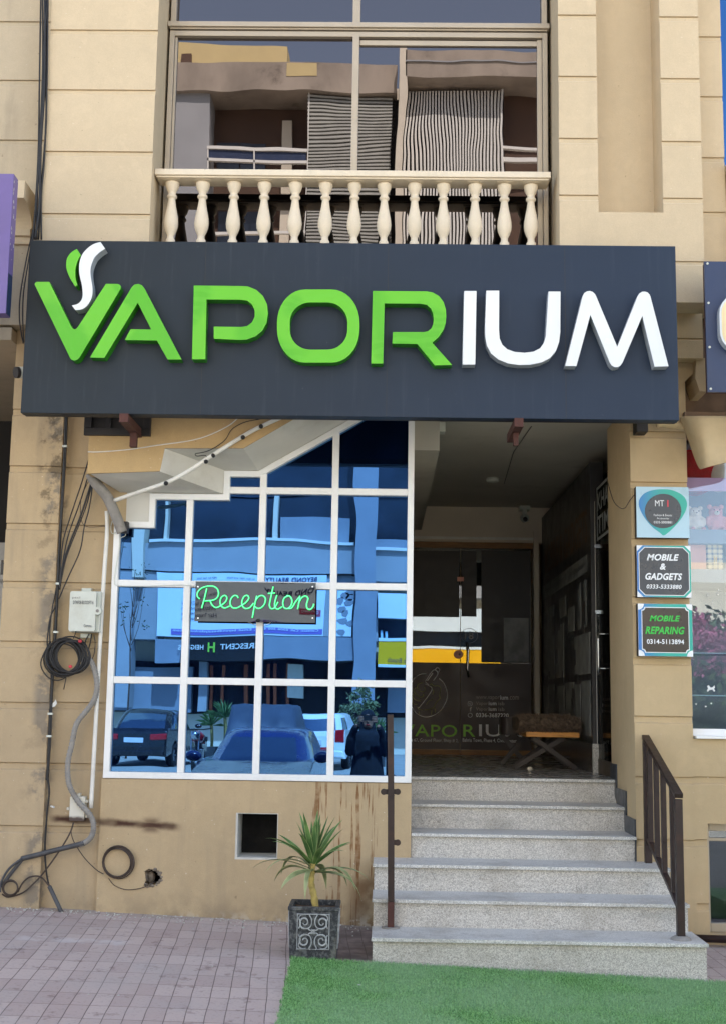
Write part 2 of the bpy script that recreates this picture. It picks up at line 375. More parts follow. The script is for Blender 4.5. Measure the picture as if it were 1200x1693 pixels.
# ------------------------------------------------------------------ mesh helpers
class MB:
    def __init__(s): s.v = []; s.f = []; s.mi = []; s.cur = 0
    def add(s, vs, fs, mi=None):
        o = len(s.v); s.v += [tuple(p) for p in vs]
        for f in fs: s.f.append(tuple(i + o for i in f)); s.mi.append(s.cur if mi is None else mi)
        return s
    def box(s, x0, x1, y0, y1, z0, z1, mi=None):
        if x0 > x1: x0, x1 = x1, x0
        if y0 > y1: y0, y1 = y1, y0
        if z0 > z1: z0, z1 = z1, z0
        v = [(x0, y0, z0), (x1, y0, z0), (x1, y1, z0), (x0, y1, z0), (x0, y0, z1), (x1, y0, z1), (x1, y1, z1), (x0, y1, z1)]
        return s.add(v, [(0, 3, 2, 1), (4, 5, 6, 7), (0, 1, 5, 4), (1, 2, 6, 5), (2, 3, 7, 6), (3, 0, 4, 7)], mi)
    def prism(s, polys, a, b, axis='y', side=None, mi=None):
        """polys: outer loop then holes in (u,v); extruded along axis from a to b."""
        def P(u, v, t): return (u, t, v) if axis == 'y' else ((t, u, v) if axis == 'x' else (u, v, t))
        loops = [[Vector((u, v, 0)) for u, v in pl] for pl in polys]
        tris = tessellate_polygon(loops); flat = [p for lp in polys for p in lp]; n = len(flat)
        s.add([P(u, v, a) for u, v in flat] + [P(u, v, b) for u, v in flat], [], mi); o = len(s.v) - 2 * n
        c = s.cur if mi is None else mi; sd = c if side is None else side
        for t in tris:
            s.f.append((o + t[0], o + t[1], o + t[2])); s.mi.append(c)
            s.f.append((o + n + t[2], o + n + t[1], o + n + t[0])); s.mi.append(c if side is None else side)
        k = 0
        for lp in polys:
            m = len(lp)
            for i in range(m):
                j = (i + 1) % m; s.f.append((o + k + i, o + k + j, o + n + k + j, o + n + k + i)); s.mi.append(sd)
            k += m
        return s
    def tube(s, pts, r, n=8, closed=False, caps=True, mi=None):
        pts = [Vector(p) for p in pts]; m = len(pts); rr = r if isinstance(r, (list, tuple)) else [r] * m
        rings = []; up = None
        for i, p in enumerate(pts):
            if closed: t = pts[(i + 1) % m] - pts[i - 1]
            else: t = pts[min(i + 1, m - 1)] - pts[max(i - 1, 0)]
            if t.length < 1e-9: t = Vector((0, 0, 1))
            t.normalize()
            if up is None: up = Vector((0, 0, 1)) if abs(t.z) < .9 else Vector((0, 1, 0))
            a = (up - t * up.dot(t))
            if a.length < 1e-6: a = t.orthogonal()
            a.normalize(); up = a; b = t.cross(a)
            rings.append([p + (a * math.cos(2 * math.pi * k / n) + b * math.sin(2 * math.pi * k / n)) * rr[i] for k in range(n)])
        vs = [q for rg in rings for q in rg]; fs = []
        for i in range(m if closed else m - 1):
            j = (i + 1) % m
            for k in range(n): fs.append((i * n + k, i * n + (k + 1) % n, j * n + (k + 1) % n, j * n + k))
        if not closed and caps: fs.append(tuple(range(n))[::-1]); fs.append(tuple((m - 1) * n + k for k in range(n)))
        return s.add(vs, fs, mi)
    def lathe(s, prof, cx, cy, n=20, mi=None, cz=0, sq=0):
        vs = []; fs = []; m = len(prof)
        for r, z in prof:
            for k in range(n):
                a = 2 * math.pi * k / n; vs.append((cx + r * math.cos(a), cy + r * math.sin(a), cz + z))
        for i in range(m - 1):
            for k in range(n): fs.append((i * n + k, i * n + (k + 1) % n, (i + 1) * n + (k + 1) % n, (i + 1) * n + k))
        fs.append(tuple(range(n))[::-1]); fs.append(tuple((m - 1) * n + k for k in range(n)))
        return s.add(vs, fs, mi)
    def ball(s, c, r, n=12, m=8, mi=None, rot=None):
        rx, ry, rz = r if isinstance(r, (tuple, list)) else (r, r, r); vs = []; fs = []
        for i in range(1, m):
            t = math.pi * i / m
            for k in range(n):
                a = 2 * math.pi * k / n; p = Vector((rx * math.sin(t) * math.cos(a), ry * math.sin(t) * math.sin(a), rz * math.cos(t)))
                if rot: p = rot @ p
                vs.append(Vector(c) + p)
        e = Vector((0, 0, rz)); e = rot @ e if rot else e
        vs += [Vector(c) + e, Vector(c) - e]; T = len(vs) - 2
        for i in range(m - 2):
            for k in range(n): fs.append((i * n + k, (i + 1) * n + k, (i + 1) * n + (k + 1) % n, i * n + (k + 1) % n))
        for k in range(n): fs.append((T, k, (k + 1) % n)); fs.append((T + 1, (m - 2) * n + (k + 1) % n, (m - 2) * n + k))
        return s.add(vs, fs, mi)
    def bar(s, p, q, w, h=None, mi=None, up=(0, 0, 1)):
        """rectangular bar from p to q"""
        p = Vector(p); q = Vector(q); h = h or w; t = (q - p).normalized(); u = Vector(up)
        if abs(t.dot(u)) > .95: u = Vector((0, 1, 0))
        a = t.cross(u).normalized() * w / 2; b = a.cross(t).normalized() * h / 2
        v = [p - a - b, p + a - b, p + a + b, p - a + b, q - a - b, q + a - b, q + a + b, q - a + b]
        return s.add(v, [(0, 3, 2, 1), (4, 5, 6, 7), (0, 1, 5, 4), (1, 2, 6, 5), (2, 3, 7, 6), (3, 0, 4, 7)], mi)
    def build(s, name, mats, parent=None, smooth=False, bevel=0, fix=True):
        me = bpy.data.meshes.new(name); me.from_pydata(s.v, [], s.f)
        if isinstance(mats, str): mats = [mats]
        for m in mats: me.materials.append(MATS[m])
        me.polygons.foreach_set('material_index', [min(i, len(mats) - 1) for i in s.mi]) if len(mats) > 1 else None
        if fix:
            bm = bmesh.new(); bm.from_mesh(me); bmesh.ops.recalc_face_normals(bm, faces=bm.faces); bm.to_mesh(me); bm.free()
        if smooth:
            me.polygons.foreach_set('use_smooth', [True] * len(me.polygons))
        o = bpy.data.objects.new(name, me); COL.objects.link(o)
        if parent is not None:
            o.parent = parent; o.matrix_parent_inverse = PINV.get(parent.name, Matrix())
        if bevel:
            b = o.modifiers.new('bevel', 'BEVEL'); b.width = bevel; b.segments = 2; b.limit_method = 'ANGLE'; b.angle_limit = math.radians(40)
        if smooth == 'auto':
            pass
        return o
PINV = {}
def thing(name, label, cat, loc=(0, 0, 0), group=None):
    o = bpy.data.objects.new(name, None); COL.objects.link(o); o.location = loc; o.empty_display_size = .1
    o['label'] = label; o['category'] = cat
    if group: o['group'] = group
    PINV[o.name] = Matrix.Translation(Vector(loc)).inverted()
    return o
def tag(o, label, cat, group=None):
    o['label'] = label; o['category'] = cat
    if group: o['group'] = group
    return o
def kindof(o, k): o['kind'] = k; return o
def spline(pts, n=6, closed=False):
    """Catmull-Rom through points"""
    P = [Vector(p) for p in pts]; m = len(P); out = []
    for i in range(m if closed else m - 1):
        a = P[i - 1] if (i > 0 or closed) else P[0]; b = P[i]; c = P[(i + 1) % m]; d = P[(i + 2) % m] if (closed or i + 2 < m) else P[-1]
        for k in range(n):
            t = k / n; out.append(.5 * ((2 * b) + (c - a) * t + (2 * a - 5 * b + 4 * c - d) * t * t + (3 * b - a - 3 * c + d) * t ** 3))
    if not closed: out.append(P[-1])
    return out
def text(s, origin, ux, uz, w, h, mat, name, parent, ext=.0015, shear=0, bold=0, keep=False):
    """writing fitted into a w x h rectangle whose lower-left corner is origin"""
    c = bpy.data.curves.new('t', 'FONT'); c.body = s; c.size = 1; c.shear = shear; c.offset = bold; c.resolution_u = 3; c.space_character = 1.05 if bold else 1
    o = bpy.data.objects.new('t', c); COL.objects.link(o)
    me = bpy.data.meshes.new_from_object(o); bpy.data.objects.remove(o)
    xs = [v.co.x for v in me.vertices]; ys = [v.co.y for v in me.vertices]
    x0, x1, y0, y1 = min(xs), max(xs), min(ys), max(ys); sx = w / (x1 - x0); sy = h / (y1 - y0)
    if keep: sx = sy = min(sx, sy)
    ux = Vector(ux); uz = Vector(uz); nn = ux.cross(uz)
    mb = MB(); vs = [Vector(origin) + ux * (v.co.x - x0) * sx + uz * (v.co.y - y0) * sy + nn * ext for v in me.vertices]
    mb.add(vs, [tuple(p.vertices) for p in me.polygons])
    return mb.build(name, mat, parent, fix=False)
def ftext(s, x0, y0, x1, y1, Y, mat, name, parent, **k):
    """writing on a plane that faces the street, fitted between image rows and columns"""
    a = at(x0, y1, Y); b = at(x1, y1, Y); t = at((x0 + x1) / 2, y0, Y); m = at((x0 + x1) / 2, y1, Y)
    return text(s, (a.x, Y, m.z), (1, 0, 0), (0, 0, 1), b.x - a.x, t.z - m.z, mat, name, parent, **k)
def pp(pts, Y, s=1.0, ox=0, oy=0): return [(at(ox + x * s, oy + y * s, Y).x, at(ox + x * s, oy + y * s, Y).z) for x, y in pts]
def rbox(x0, x1, z0, z1, r, n=6):
    out = []
    for cx, cz, a0 in ((x1 - r, z1 - r, 0), (x0 + r, z1 - r, 90), (x0 + r, z0 + r, 180), (x1 - r, z0 + r, 270)):
        for k in range(n + 1):
            a = math.radians(a0 + 90 * k / n); out.append((cx + r * math.cos(a), cz + r * math.sin(a)))
    return out
def courses(mb, x0, x1, y0, y1, z0, z1, zs, gh=.038, dp=.012):
    """wall pier with horizontal rustication joints; zs = top edge of each joint"""
    p = [(y1, z0), (y0, z0)]
    for g in sorted(zs):
        if g - gh <= z0 + .02 or g >= z1 - .02: continue
        p += [(y0, g - gh - .008), (y0 + dp * .4, g - gh - .003), (y0 + dp, g - gh), (y0 + dp, g - .004), (y0 + dp + .006, g - .003), (y0 + dp + .006, g), (y0, g + .001)]
    p += [(y0, z1), (y1, z1)]
    mb.prism([p], x0, x1, 'x'); return mb
# ------------------------------------------------------------------ ground
def sheet(name, x0, x1, y0, y1, nx, ny, mat, dz=0.0, fz=groundz):
    mb = MB(); vs = []
    for j in range(ny + 1):
        for i in range(nx + 1):
            x = x0 + (x1 - x0) * i / nx; y = y0 + (y1 - y0) * j / ny; vs.append((x, y, fz(x, y) + dz))
    fs = [(j * (nx + 1) + i, j * (nx + 1) + i + 1, (j + 1) * (nx + 1) + i + 1, (j + 1) * (nx + 1) + i) for j in range(ny) for i in range(nx)]
    mb.add(vs, fs); return mb.build(name, mat)
kindof(sheet('pavement', -12, 12, -3.2, .6, 40, 16, 'pavers'), 'structure')
rd = MB(); rd.box(-250, 250, -400, -3.2, -.6, -.12); kindof(rd.build('road', 'road'), 'structure')
gd = MB(); gd.box(-250, 250, -3.15, 250, -.9, -.35); kindof(gd.build('ground', 'road'), 'structure')
def streetz(x, y): return groundz(x, y) if y > -3.2 else -.12

# ------------------------------------------------------------------ the building
B = thing('commercial_building', 'sand coloured rendered building front with grooved piers, balustrade, blue shop window and deep porch', 'building', (0, .5, 0))
def gz(ys, x, Y): return [Z(x, y, Y) for y in ys]
# lower piers
mb = courses(MB(), -2.345, -2.02, -.03, .5, 0, 4.3, gz([676, 770, 865, 961, 1060, 1161, 1261, 1365], 60, -.03)); mb.build('pier', 'stucco_pilaster', B)
mb = courses(MB(), -2.02, -1.68, .02, .5, 0, 4.3, gz([773, 868, 963, 1061, 1161, 1262, 1366], 140, .02)); mb.build('recessed_wall', 'stucco_pilaster', B)
CRX = 1.872
mb = courses(MB(), 1.522, CRX, 0, .80, -.05, 3.95, gz([713, 797, 891, 987, 1088, 1184, 1284, 1388], 1090, 0)); mb.build('pier', 'stucco_column', B)
zt = Z(1180, 1222, 0); wz0, wz1 = Z(1180, 1545, 0), Z(1180, 1362, 0); gx = gz([1284, 1388, 1494], 1160, 0)
mb = MB(); courses(mb, CRX, 1.945, .001, .3, -.1, zt, gx); courses(mb, 1.945, 2.75, .001, .3, wz1, zt, gx)
mb.box(1.945, 2.75, .001, .3, -.1, wz0); courses(mb, 2.75, 6, .001, .3, -.1, zt, gx); mb.build('plinth_wall', 'stucco_column', B)
# basement window in that wall
f = MB(); a0, a1 = 1.945, 2.75
f.box(a0, a0 + .03, .09, .13, wz0, wz1); f.box(a1 - .03, a1, .09, .13, wz0, wz1); f.box(a0 + .03, a1 - .03, .09, .13, wz0, wz0 + .05); f.box(a0 + .03, a1 - .03, .09, .13, wz1 - .05, wz1)
f.box(a0 + .03, a1 - .03, .095, .125, wz1 - .11, wz1 - .09)
bw = f.build('basement_window', 'bronze_frame', B, bevel=.003)
g = MB(); g.box(a0 + .01, a1 - .01, .105, .11, wz0 + .01, wz1 - .01); g.build('pane', 'glass_shop', bw)
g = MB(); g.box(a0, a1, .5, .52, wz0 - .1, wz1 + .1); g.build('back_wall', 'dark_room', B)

# window wall with the square vent and the broken hole
WL, WR = -1.684, .180
wb = Z(420, 1291, 0)
vent = [(389, 1344), (462, 1344), (460, 1421), (390, 1420)]
VX0, VX1 = X(390, 1380, 0), X(460, 1380, 0); VZ0, VZ1 = Z(425, 1421, 0), Z(425, 1344, 0)
hole = [(240, 1440), (247, 1436), (258, 1437), (266, 1443), (269, 1452), (265, 1461), (256, 1463), (247, 1466), (238, 1464), (242, 1455)]
hpoly = pp(hole, 0)
mb = MB(); mb.prism([[(WL, -.05), (WR, -.05), (WR, wb), (WL, wb)], [(VX0, VZ0), (VX0, VZ1), (VX1, VZ1), (VX1, VZ0)], hpoly], -.012, .20)
wallm = mb.build('window_wall', 'stucco_low', B)
ln = MB(); t = .012
ln.box(VX0, VX0 + t, -.010, .24, VZ0, VZ1); ln.box(VX1 - t * .4, VX1, -.010, .24, VZ0, VZ1); ln.box(VX0 + t, VX1 - t * .4, -.010, .24, VZ0, VZ0 + t); ln.box(VX0 + t, VX1 - t * .4, -.010, .24, VZ1 - t * .4, VZ1)
vp = ln.build('vent_opening', 'vent_lining', B)
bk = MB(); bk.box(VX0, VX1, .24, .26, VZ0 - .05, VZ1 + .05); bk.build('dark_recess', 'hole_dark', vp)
# broken hole: ragged rubble rim and dark inside
rb = MB(); hc = (sum(p[0] for p in hpoly) / len(hpoly), sum(p[1] for p in hpoly) / len(hpoly))
for i in range(46):
    a = random.random() * 6.28; k = hpoly[int(a / 6.2832 * len(hpoly)) % len(hpoly)]
    i0 = random.randrange(len(hpoly)); p = hpoly[i0]; q = hpoly[(i0 + 1) % len(hpoly)]; t_ = random.random()
    x = p[0] + (q[0] - p[0]) * t_; z = p[1] + (q[1] - p[1]) * t_; s_ = random.uniform(.006, .016)
    rb.ball((x + random.uniform(-.006, .006), random.uniform(-.014, .03), z + random.uniform(-.006, .006)), (s_, s_ * .7, s_ * .8), 6, 4)
rb.ball((hc[0] - .022, .05, hc[1]), (.03, .03, .035), 8, 6)
hr = rb.build('broken_hole', 'rubble', B)
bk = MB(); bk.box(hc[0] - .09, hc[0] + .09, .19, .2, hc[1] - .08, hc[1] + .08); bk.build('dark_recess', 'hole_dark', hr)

# ------------------------------------------------------------------ blue shop window
def inset(poly, d):
    n = len(poly); out = []
    A = sum(poly[i][0] * poly[(i + 1) % n][1] - poly[(i + 1) % n][0] * poly[i][1] for i in range(n)); sg = 1 if A > 0 else -1
    for i in range(n):
        p0 = Vector(poly[i - 1]); p1 = Vector(poly[i]); p2 = Vector(poly[(i + 1) % n])
        d1 = (p1 - p0).normalized(); d2 = (p2 - p1).normalized(); n1 = Vector((-d1.y, d1.x)) * sg; n2 = Vector((-d2.y, d2.x)) * sg
        b = (n1 + n2); b = b / b.length_squared * 2 if b.length > 1e-6 else n1
        out.append(tuple(p1 + b * d))
    return out
fl, fr_ = -1.676, .178
zb = Z(420, 1290, 0); z1_ = Z(225, 863, 0); xs1 = X(248, 840, 0); z2_ = Z(310, 817, 0); xs2 = X(371, 800, 0); z3_ = Z(400, 779, 0); x3 = X(428, 778, 0)
x4, z4 = at(583, 692, 0).x, at(583, 692, 0).z; sl = (z4 - z3_) / (x4 - x3); zt_ = 3.40; x5 = x3 + (zt_ - z3_) / sl
outer = [(fl, zb), (fr_, zb), (fr_, zt_), (x5, zt_), (x3, z3_), (xs2, z3_), (xs2, z2_), (xs1, z2_), (xs1, z1_), (fl, z1_)]
FW = .038
inner = inset(outer, FW)
fm = MB(); fm.prism([outer, inner], -.02, .05)
FX = [X(299, 1284, 0), X(423, 1284, 0), X(545.5, 1284, 0)]; FZ = [Z(400, 1127, 0), Z(400, 967, 0)]; FZ0 = Z(560, 813, 0)
hw = .021
def toph(x):
    if x < xs1: return z1_ - FW
    if x < xs2: return z2_ - FW
    if x < x3: return z3_ - FW
    return min(zt_ - FW, z3_ + sl * (x - x3) - FW * 1.1)
for i, x in enumerate(FX): fm.box(x - hw, x + hw, -.016, .046, zb + FW, toph(x + (hw if i != 2 else -hw)) + (.02 if i else 0))
for z in FZ: fm.box(fl + FW, fr_ - FW, -.0135, .043, z - hw, z + hw)
fm.box(xs2 - .01, fr_ - FW, -.0135, .043, FZ0 - hw, FZ0 + hw)
WN = fm.build('shop_window', 'white_frame', B, bevel=.003)
e1, e2 = .0045, .0020
gm = MB(); gi = inset(outer, FW * .6); GN = Vector((e1, -1, e2)).normalized(); GP = Vector((-.75, .022, 2.0))
def gy(x, z): return GP.y - (GN.x * (x - GP.x) + GN.z * (z - GP.z)) / GN.y
gm.add([(x, gy(x, z), z) for x, z in gi], [tuple(t_) for t_ in tessellate_polygon([[Vector((x, z, 0)) for x, z in gi]])])
gm.build('pane', 'glass_blue', WN, fix=False)

# ------------------------------------------------------------------ fascia over the window with its stepped white reveal
FY = -.35
A = [at(x, y, FY) for x, y in ((150, 783), (265, 779), (273, 741), (403, 741), (477, 698))]
aslope = (A[4].z - A[3].z) / (A[4].x - A[3].x); ax5 = A[3].x + (3.40 - A[3].z) / aslope
Ap = [(p.x, p.z) for p in A[:4]] + [(ax5, 3.40)]
left = X(147, 740, FY)
fa = MB(); fa.prism([[(left, Ap[0][1])] + Ap[1:] + [(.985, 3.40), (.985, 3.999), (left, 3.999)]], FY, -.02); fa.build('fascia', 'stucco_fascia', B)
b0 = at(200, 812, -.004)
Bp = [(b0.x, z2_ + .004), (xs2, z2_ + .002), (xs2 - .0, z3_ + .002), (x3, z3_ + .002), (x5, 3.402)]
Aq = [(left + .02, Ap[0][1])] + Ap[1:]
so_ = MB()
for i in range(4):
    p, q = Aq[i], Aq[i + 1]; r, s_ = Bp[i + 1], Bp[i]
    so_.add([(p[0], FY + .001, p[1] - .002), (q[0], FY + .001, q[1] - .002), (r[0], -.012, r[1]), (s_[0], -.012, s_[1])], [(0, 1, 2, 3)])
so_.add([(Aq[-1][0], FY, 3.398), (1.52, FY, 3.398), (1.52, 0, 3.398), (Bp[-1][0], 0, 3.398)], [(0, 1, 2, 3)])
so_.build('window_reveal', 'soffit_white', B, fix=False)
wp = MB(); wp.box(X(210, 840, 0), xs1 - .001, -.008, .1, z1_ + .001, z2_ + .05)
wp.build('reveal_patch', 'soffit_white', B)
wp = MB(); wp.box(fl - .004, X(210, 840, 0), -.006, .1, z1_ + .001, z2_ + .2); wp.box(xs1, xs2, .06, .1, z2_, z2_ + .3); wp.box(fl - .3, -1.2, .06, .12, z3_ + .06, 3.6); wp.build('upper_wall', 'stucco_column', B)

# ------------------------------------------------------------------ upper storey
PL0, PL1 = X(83, 60, FY), X(261, 60, FY)
mb = courses(MB(), PL0, PL1, FY, .1, 4.0, 9.5, gz([49, 148, 250, 353], 170, FY) + [6.18 + .362 * k for k in range(9)], .03, .010); mb.build('upper_pier', 'stucco_upper', B)
PR0, PR1 = X(922, 60, FY), X(1154, 60, FY); NX0, NX1 = X(985, 60, FY), X(1090, 60, FY); NZ = Z(1040, 351, FY)
gr = gz([24, 125.5, 228, 322], 955, FY) + [6.18 + .362 * k for k in range(9)]
PB = Z(1140, 500, FY)
mb = MB(); courses(mb, PR0, NX0, FY, .1, NZ, 9.5, gr, .03, .010); courses(mb, NX1, PR1, FY, .1, NZ, 9.5, gz([27, 129, 233, 327], 1120, FY) + [6.18 + .362 * k for k in range(9)], .03, .010)
mb.box(NX0, NX1, FY + .26, .1, NZ, 9.5); courses(mb, PR0, PR1, FY, .1, PB, NZ, [Z(1140, 432, FY)], .02, .008); mb.build('upper_pier', 'stucco_upper', B)
mb = courses(MB(), PR1 - .1, X(1191, 60, -.1), -.1, .3, 4.0, 9.5, gz([60, 159, 260, 350], 1170, -.1) + [6.1 + .362 * k for k in range(9)], .03, .010); mb.build('upper_wall', 'stucco_upper', B)
mb = MB(); mb.box(1.0, 1.29, -.13, -.03, 3.41, PB - .001); courses(mb, 1.3, X(1161, 560, -.13), -.13, .25, Z(1140, 592, -.13), PB, [Z(1140, 559, -.13)], .01, .008)
mb.prism([pp([(1150, 592), (1168, 592), (1169, 647), (1156, 647), (1149, 626)], -.1)], -.1, .15)
mb.prism([pp([(1105, 592), (1151, 592), (1148, 615), (1110, 650)], -.02)], -.02, .15); mb.build('corbel', 'stucco_column', B)
mb = MB(); mb.box(CRX + .002, 6, .16, .3, 3.2, 4.1); mb.build('brown_wall', 'poster_text', B)
# far left strip, bracket and bands
mb = courses(MB(), -5, PL0 + .02, -.15, .2, Z(40, 537, -.15), 9.5, gz([35, 132, 231], 40, -.15) + [6.1 + .362 * k for k in range(9)], .03, .010); mb.build('upper_wall', 'stucco_grey', B)
br = MB(); zt1, zt2, zt3 = Z(35, 298, -.38), Z(35, 327, -.38), Z(45, 378, -.18)
prof = [(-.15, zt1), (-.38, zt1), (-.38, zt2)] + [(-.38 + .20 * math.sin(math.radians(a)), zt3 + (zt2 - zt3) * math.cos(math.radians(a))) for a in range(10, 91, 10)] + [(-.15, zt3)]
br.prism([prof], -2.9, X(41, 310, -.38), 'x')
br.box(-2.9, X(50, 385, -.19), -.19, -.15, Z(40, 389, -.19), Z(40, 378, -.19)); br.box(-2.9, X(50, 398, -.17), -.17, -.15, Z(40, 403, -.17), Z(40, 391, -.17)); br.build('bracket', 'stucco_upper', B)
# balcony slab and balustrade
mb = MB(); mb.box(PL1 + .001, PR0 - .001, -.34, .05, 4.0, 4.19); mb.build('balcony_slab', 'cast_stone', B)
ry = -.275
ra, rb_ = X(256, 280, ry) + .001, X(910, 285, ry)
rz1, rz0 = Z(580, 281, ry), Z(580, 291, ry)
mb = MB(); mb.box(ra, rb_, ry, ry + .17, rz0, rz1); mb.box(ra + .01, rb_ - .01, ry + .012, ry + .158, rz0 - .012, rz0 - .0005)
RL = mb.build('balustrade', 'cast_stone', B, bevel=.004)
BYc = ry + .085
bz1 = rz0 - .012
prof = [(.028, 4.185), (.034, 4.20), (.034, 4.235), (.026, 4.242), (.021, 4.252)]
def zz(px): return Z(580, px, BYc)
pr = [(405, .030), (400, .030), (397, .022), (392, .022), (386, .034), (379, .043), (372, .0455), (364, .043), (354, .036), (344, .028), (334, .0225), (331, .022), (330, .030), (328, .032), (326, .030), (325, .023), (321, .024), (317, .034), (312, .041), (308, .044), (305, .044), (304, .03)]
bp = MB(); bx0 = X(284, 350, BYc)
prof = [(.046, 4.19), (.046, 4.215), (.030, 4.22)] + [(r, zz(p)) for p, r in pr if zz(p) > 4.225]
bp.lathe(prof, bx0, BYc, 22)
hb = .052; zc0 = zz(304); bp.box(bx0 - hb, bx0 + hb, BYc - hb, BYc + hb, zc0, bz1 - .0005)
bal = bp.build('baluster', 'cast_stone', RL)
for p in bal.data.polygons: p.use_smooth = abs(p.normal.z) < .99 and p.area < .0015
xs = [284, 334, 386, 437, 488, 538, 586, 635, 685, 732, 785, 833, 877]
for i, x in enumerate(xs[1:]):
    c = bal.copy(); COL.objects.link(c); c.parent = RL; c.location.x = X(x, 350, BYc) - bx0 + random.uniform(-.002, .002)
# upper window
UL, UR = X(277, 200, 0), X(904, 200, 0); ug = .005
zU = Z(580, 56, 0); zTr0, zTr1 = Z(580, 47, -.03), Z(580, 39, -.03)
um = X(587, 180, 0)
mb = MB()
mb.box(UL, UL + .032, -.03, .1, 4.19, zU); mb.box(UR - .032, UR, -.03, .1, 4.19, zU); mb.box(UL + .032, UR - .032, -.029, .099, zU - .035, zU); mb.box(um - .022, um + .022, -.034, .09, 4.19, zU - .035)
mb.box(UL + .032, um - .022, -.010, .09, 4.19, 4.23); mb.box(um + .022, UR - .032, -.008, .09, 4.19, 4.23)
# right sash
mb.box(UR - .066, UR - .034, -.012, .06, 4.23, zU - .04); mb.box(um + .024, UR - .066, -.012, .06, zU - .085, zU - .05); mb.box(UL + .034, UL + .05, -.016, .06, 4.23, zU - .04)
UW = mb.build('upper_window', 'bronze_frame', B, bevel=.002)
g = MB(); g.add([(UL, ug, 4.19), (UR, ug, 4.19), (UR, ug, zU), (UL, ug, zU)], [(0, 1, 2, 3)]); g.build('pane', 'glass_bronze', UW, fix=False)
mb = MB(); mb.box(UL - .012, UR + .012, -.05, .1, zTr0, zTr1); mb.box(UL, UR, -.035, .1, zTr0 - .012, zTr0 - .001)
mb.box(UL, UL + .035, -.02, .08, zTr1, 7.5); mb.box(UR - .035, UR, -.02, .08, zTr1, 7.5); mb.box(um - .025, um + .025, -.02, .08, zTr1, 7.5)
UW2 = mb.build('upper_window', 'bronze_frame', B, bevel=.002)
mb = MB(); mb.box(UL, UR, .0, .1, zU + .001, zTr0 - .012); mb.build('shadow_gap', 'bronze_dark', UW2)
g = MB(); g.add([(UL, .02, zTr1), (UR, .02, zTr1), (UR, .02, 7.5), (UL, .02, 7.5)], [(0, 1, 2, 3)]); g.build('pane', 'glass_bronze', UW2, fix=False)
mb = MB(); mb.box(UL - .3, UR + .3, -.3, .2, 7.5, 9.5); mb.build('upper_wall', 'stucco_upper', B)
# glass and parapet of the unit to the right
gxr = X(1191, 60, -.1)
g = MB(); g.box(gxr, 6, .05, .07, 4.95, 9.5); g.build('curtain_glass', 'glass_blue', B)
mb = MB(); mb.box(gxr + .005, 6, -.25, -.05, Z(1197, 272, -.2), Z(1197, 262, -.2)); mb.lathe([(.03, 4.2), (.045, 4.4), (.03, 4.6), (.045, Z(1197, 273, -.2))], gxr + .06, -.15, 16); mb.build('balustrade', 'cast_stone', B, bevel=.004)
# masses behind the front, their unseen upper height added to cast shade
core = MB(); core.box(-14, 14, .32, 5.2, 4.06, 13.0); core.box(-14, 14, 5.2, 14, -.3, 13.0)
core.box(-14, -5, .2, 5.2, -.3, 4.06); core.box(5, 14, .2, 5.2, -.3, 4.06)
core.box(-14, 14, .1, .32, 9.5, 13.0); core.box(-14, -5, .1, .32, 4.06, 9.5); core.box(6, 14, .1, .32, 4.06, 9.5)
core.box(-14, 14, -.3, .1, 11.6, 12.2)
core.build('unseen_storeys', 'stucco_upper', B)
# ------------------------------------------------------------------ porch
LZ = 1.043
mb = MB(); mb.box(.06, 1.5215, -.02, 4.55, 3.401, 3.5); mb.box(1.5215, 1.95, .801, 4.55, 3.401, 3.5); mb.box(-1.8, .06, .12, .3, 3.3, 4.1); PCl = mb.build('porch_ceiling', 'porch_ceiling', B)
mb = MB(); mb.box(.15, .354, .45, 4.38, 3.17, 3.40); mb.build('ceiling_beam', 'porch_ceiling', B)
mb = MB(); mb.box(.08, .15, .055, 4.4, LZ - .2, 3.4); mb.build('porch_wall', 'porch_wall', B)
DY = 4.4
dl, dr = .15, X(877, 1100, DY); dt = Z(760, 906, DY); db = Z(760, 1248, DY)
mb = MB(); mb.box(.15, 1.62, DY - .06, DY + .05, Z(760, 897, DY), 3.4); mb.box(dr + .02, dr + .07, DY - .09, DY, LZ, 3.17); mb.build('lintel_wall', 'porch_wall', B)
mb = MB(); mb.box(.15, dr + .02, DY - .075, DY - .061, Z(760, 893, DY), Z(760, 889, DY)); mb.build('cable_trunk', 'pipe_white', B)
mb = MB(); mb.box(.15, dr + .02, DY - .03, DY + .04, dt, Z(760, 897, DY)); mb.build('transom_rail', 'wood_trim', B)
sx = X(760, 1150, DY)
for (xa, xb) in ((dl, sx - .003), (sx + .003, dr)):
    dm = MB(); dm.box(xa, xb, DY, DY + .008, db, dt - .004); D = dm.build('glass_door', 'glass_door', B)
    vz = Z(760, 1096, DY)
    v = MB(); v.box(xa, xb, DY - .0035, DY - .001, db + .05, vz); v.build('vinyl_panel', 'vinyl_dark', D)
    v = MB(); v.box(xa, xb, DY - .012, DY + .02, db, db + .048); v.build('bottom_rail', 'wood_trim', D)
    if xa == dl:
        D1 = D
    else:
        D2 = D
vy = DY - .006
def vt(s, x0, y0, x1, y1, m, parent, **k): return ftext(s, x0, y0, x1, y1, vy, m, 'lettering', parent, ext=.001, **k)
vt('VAPO', 664, 1198, 755, 1218, 'decal_green', D1, bold=.006); vt('R', 765, 1198, 785, 1218, 'decal_green', D2, bold=.006); vt('IUM', 791, 1198, 862, 1218, 'decal_white', D2, bold=.006)
vt('Shop # 67, Ground Floor, Shop # 2,', 664, 1221, 757, 1228, 'decal_white', D1, bold=.01); vt('Bahria Town, Phase 4, Civic Center', 764, 1221, 853, 1228, 'decal_white', D2, bold=.01)
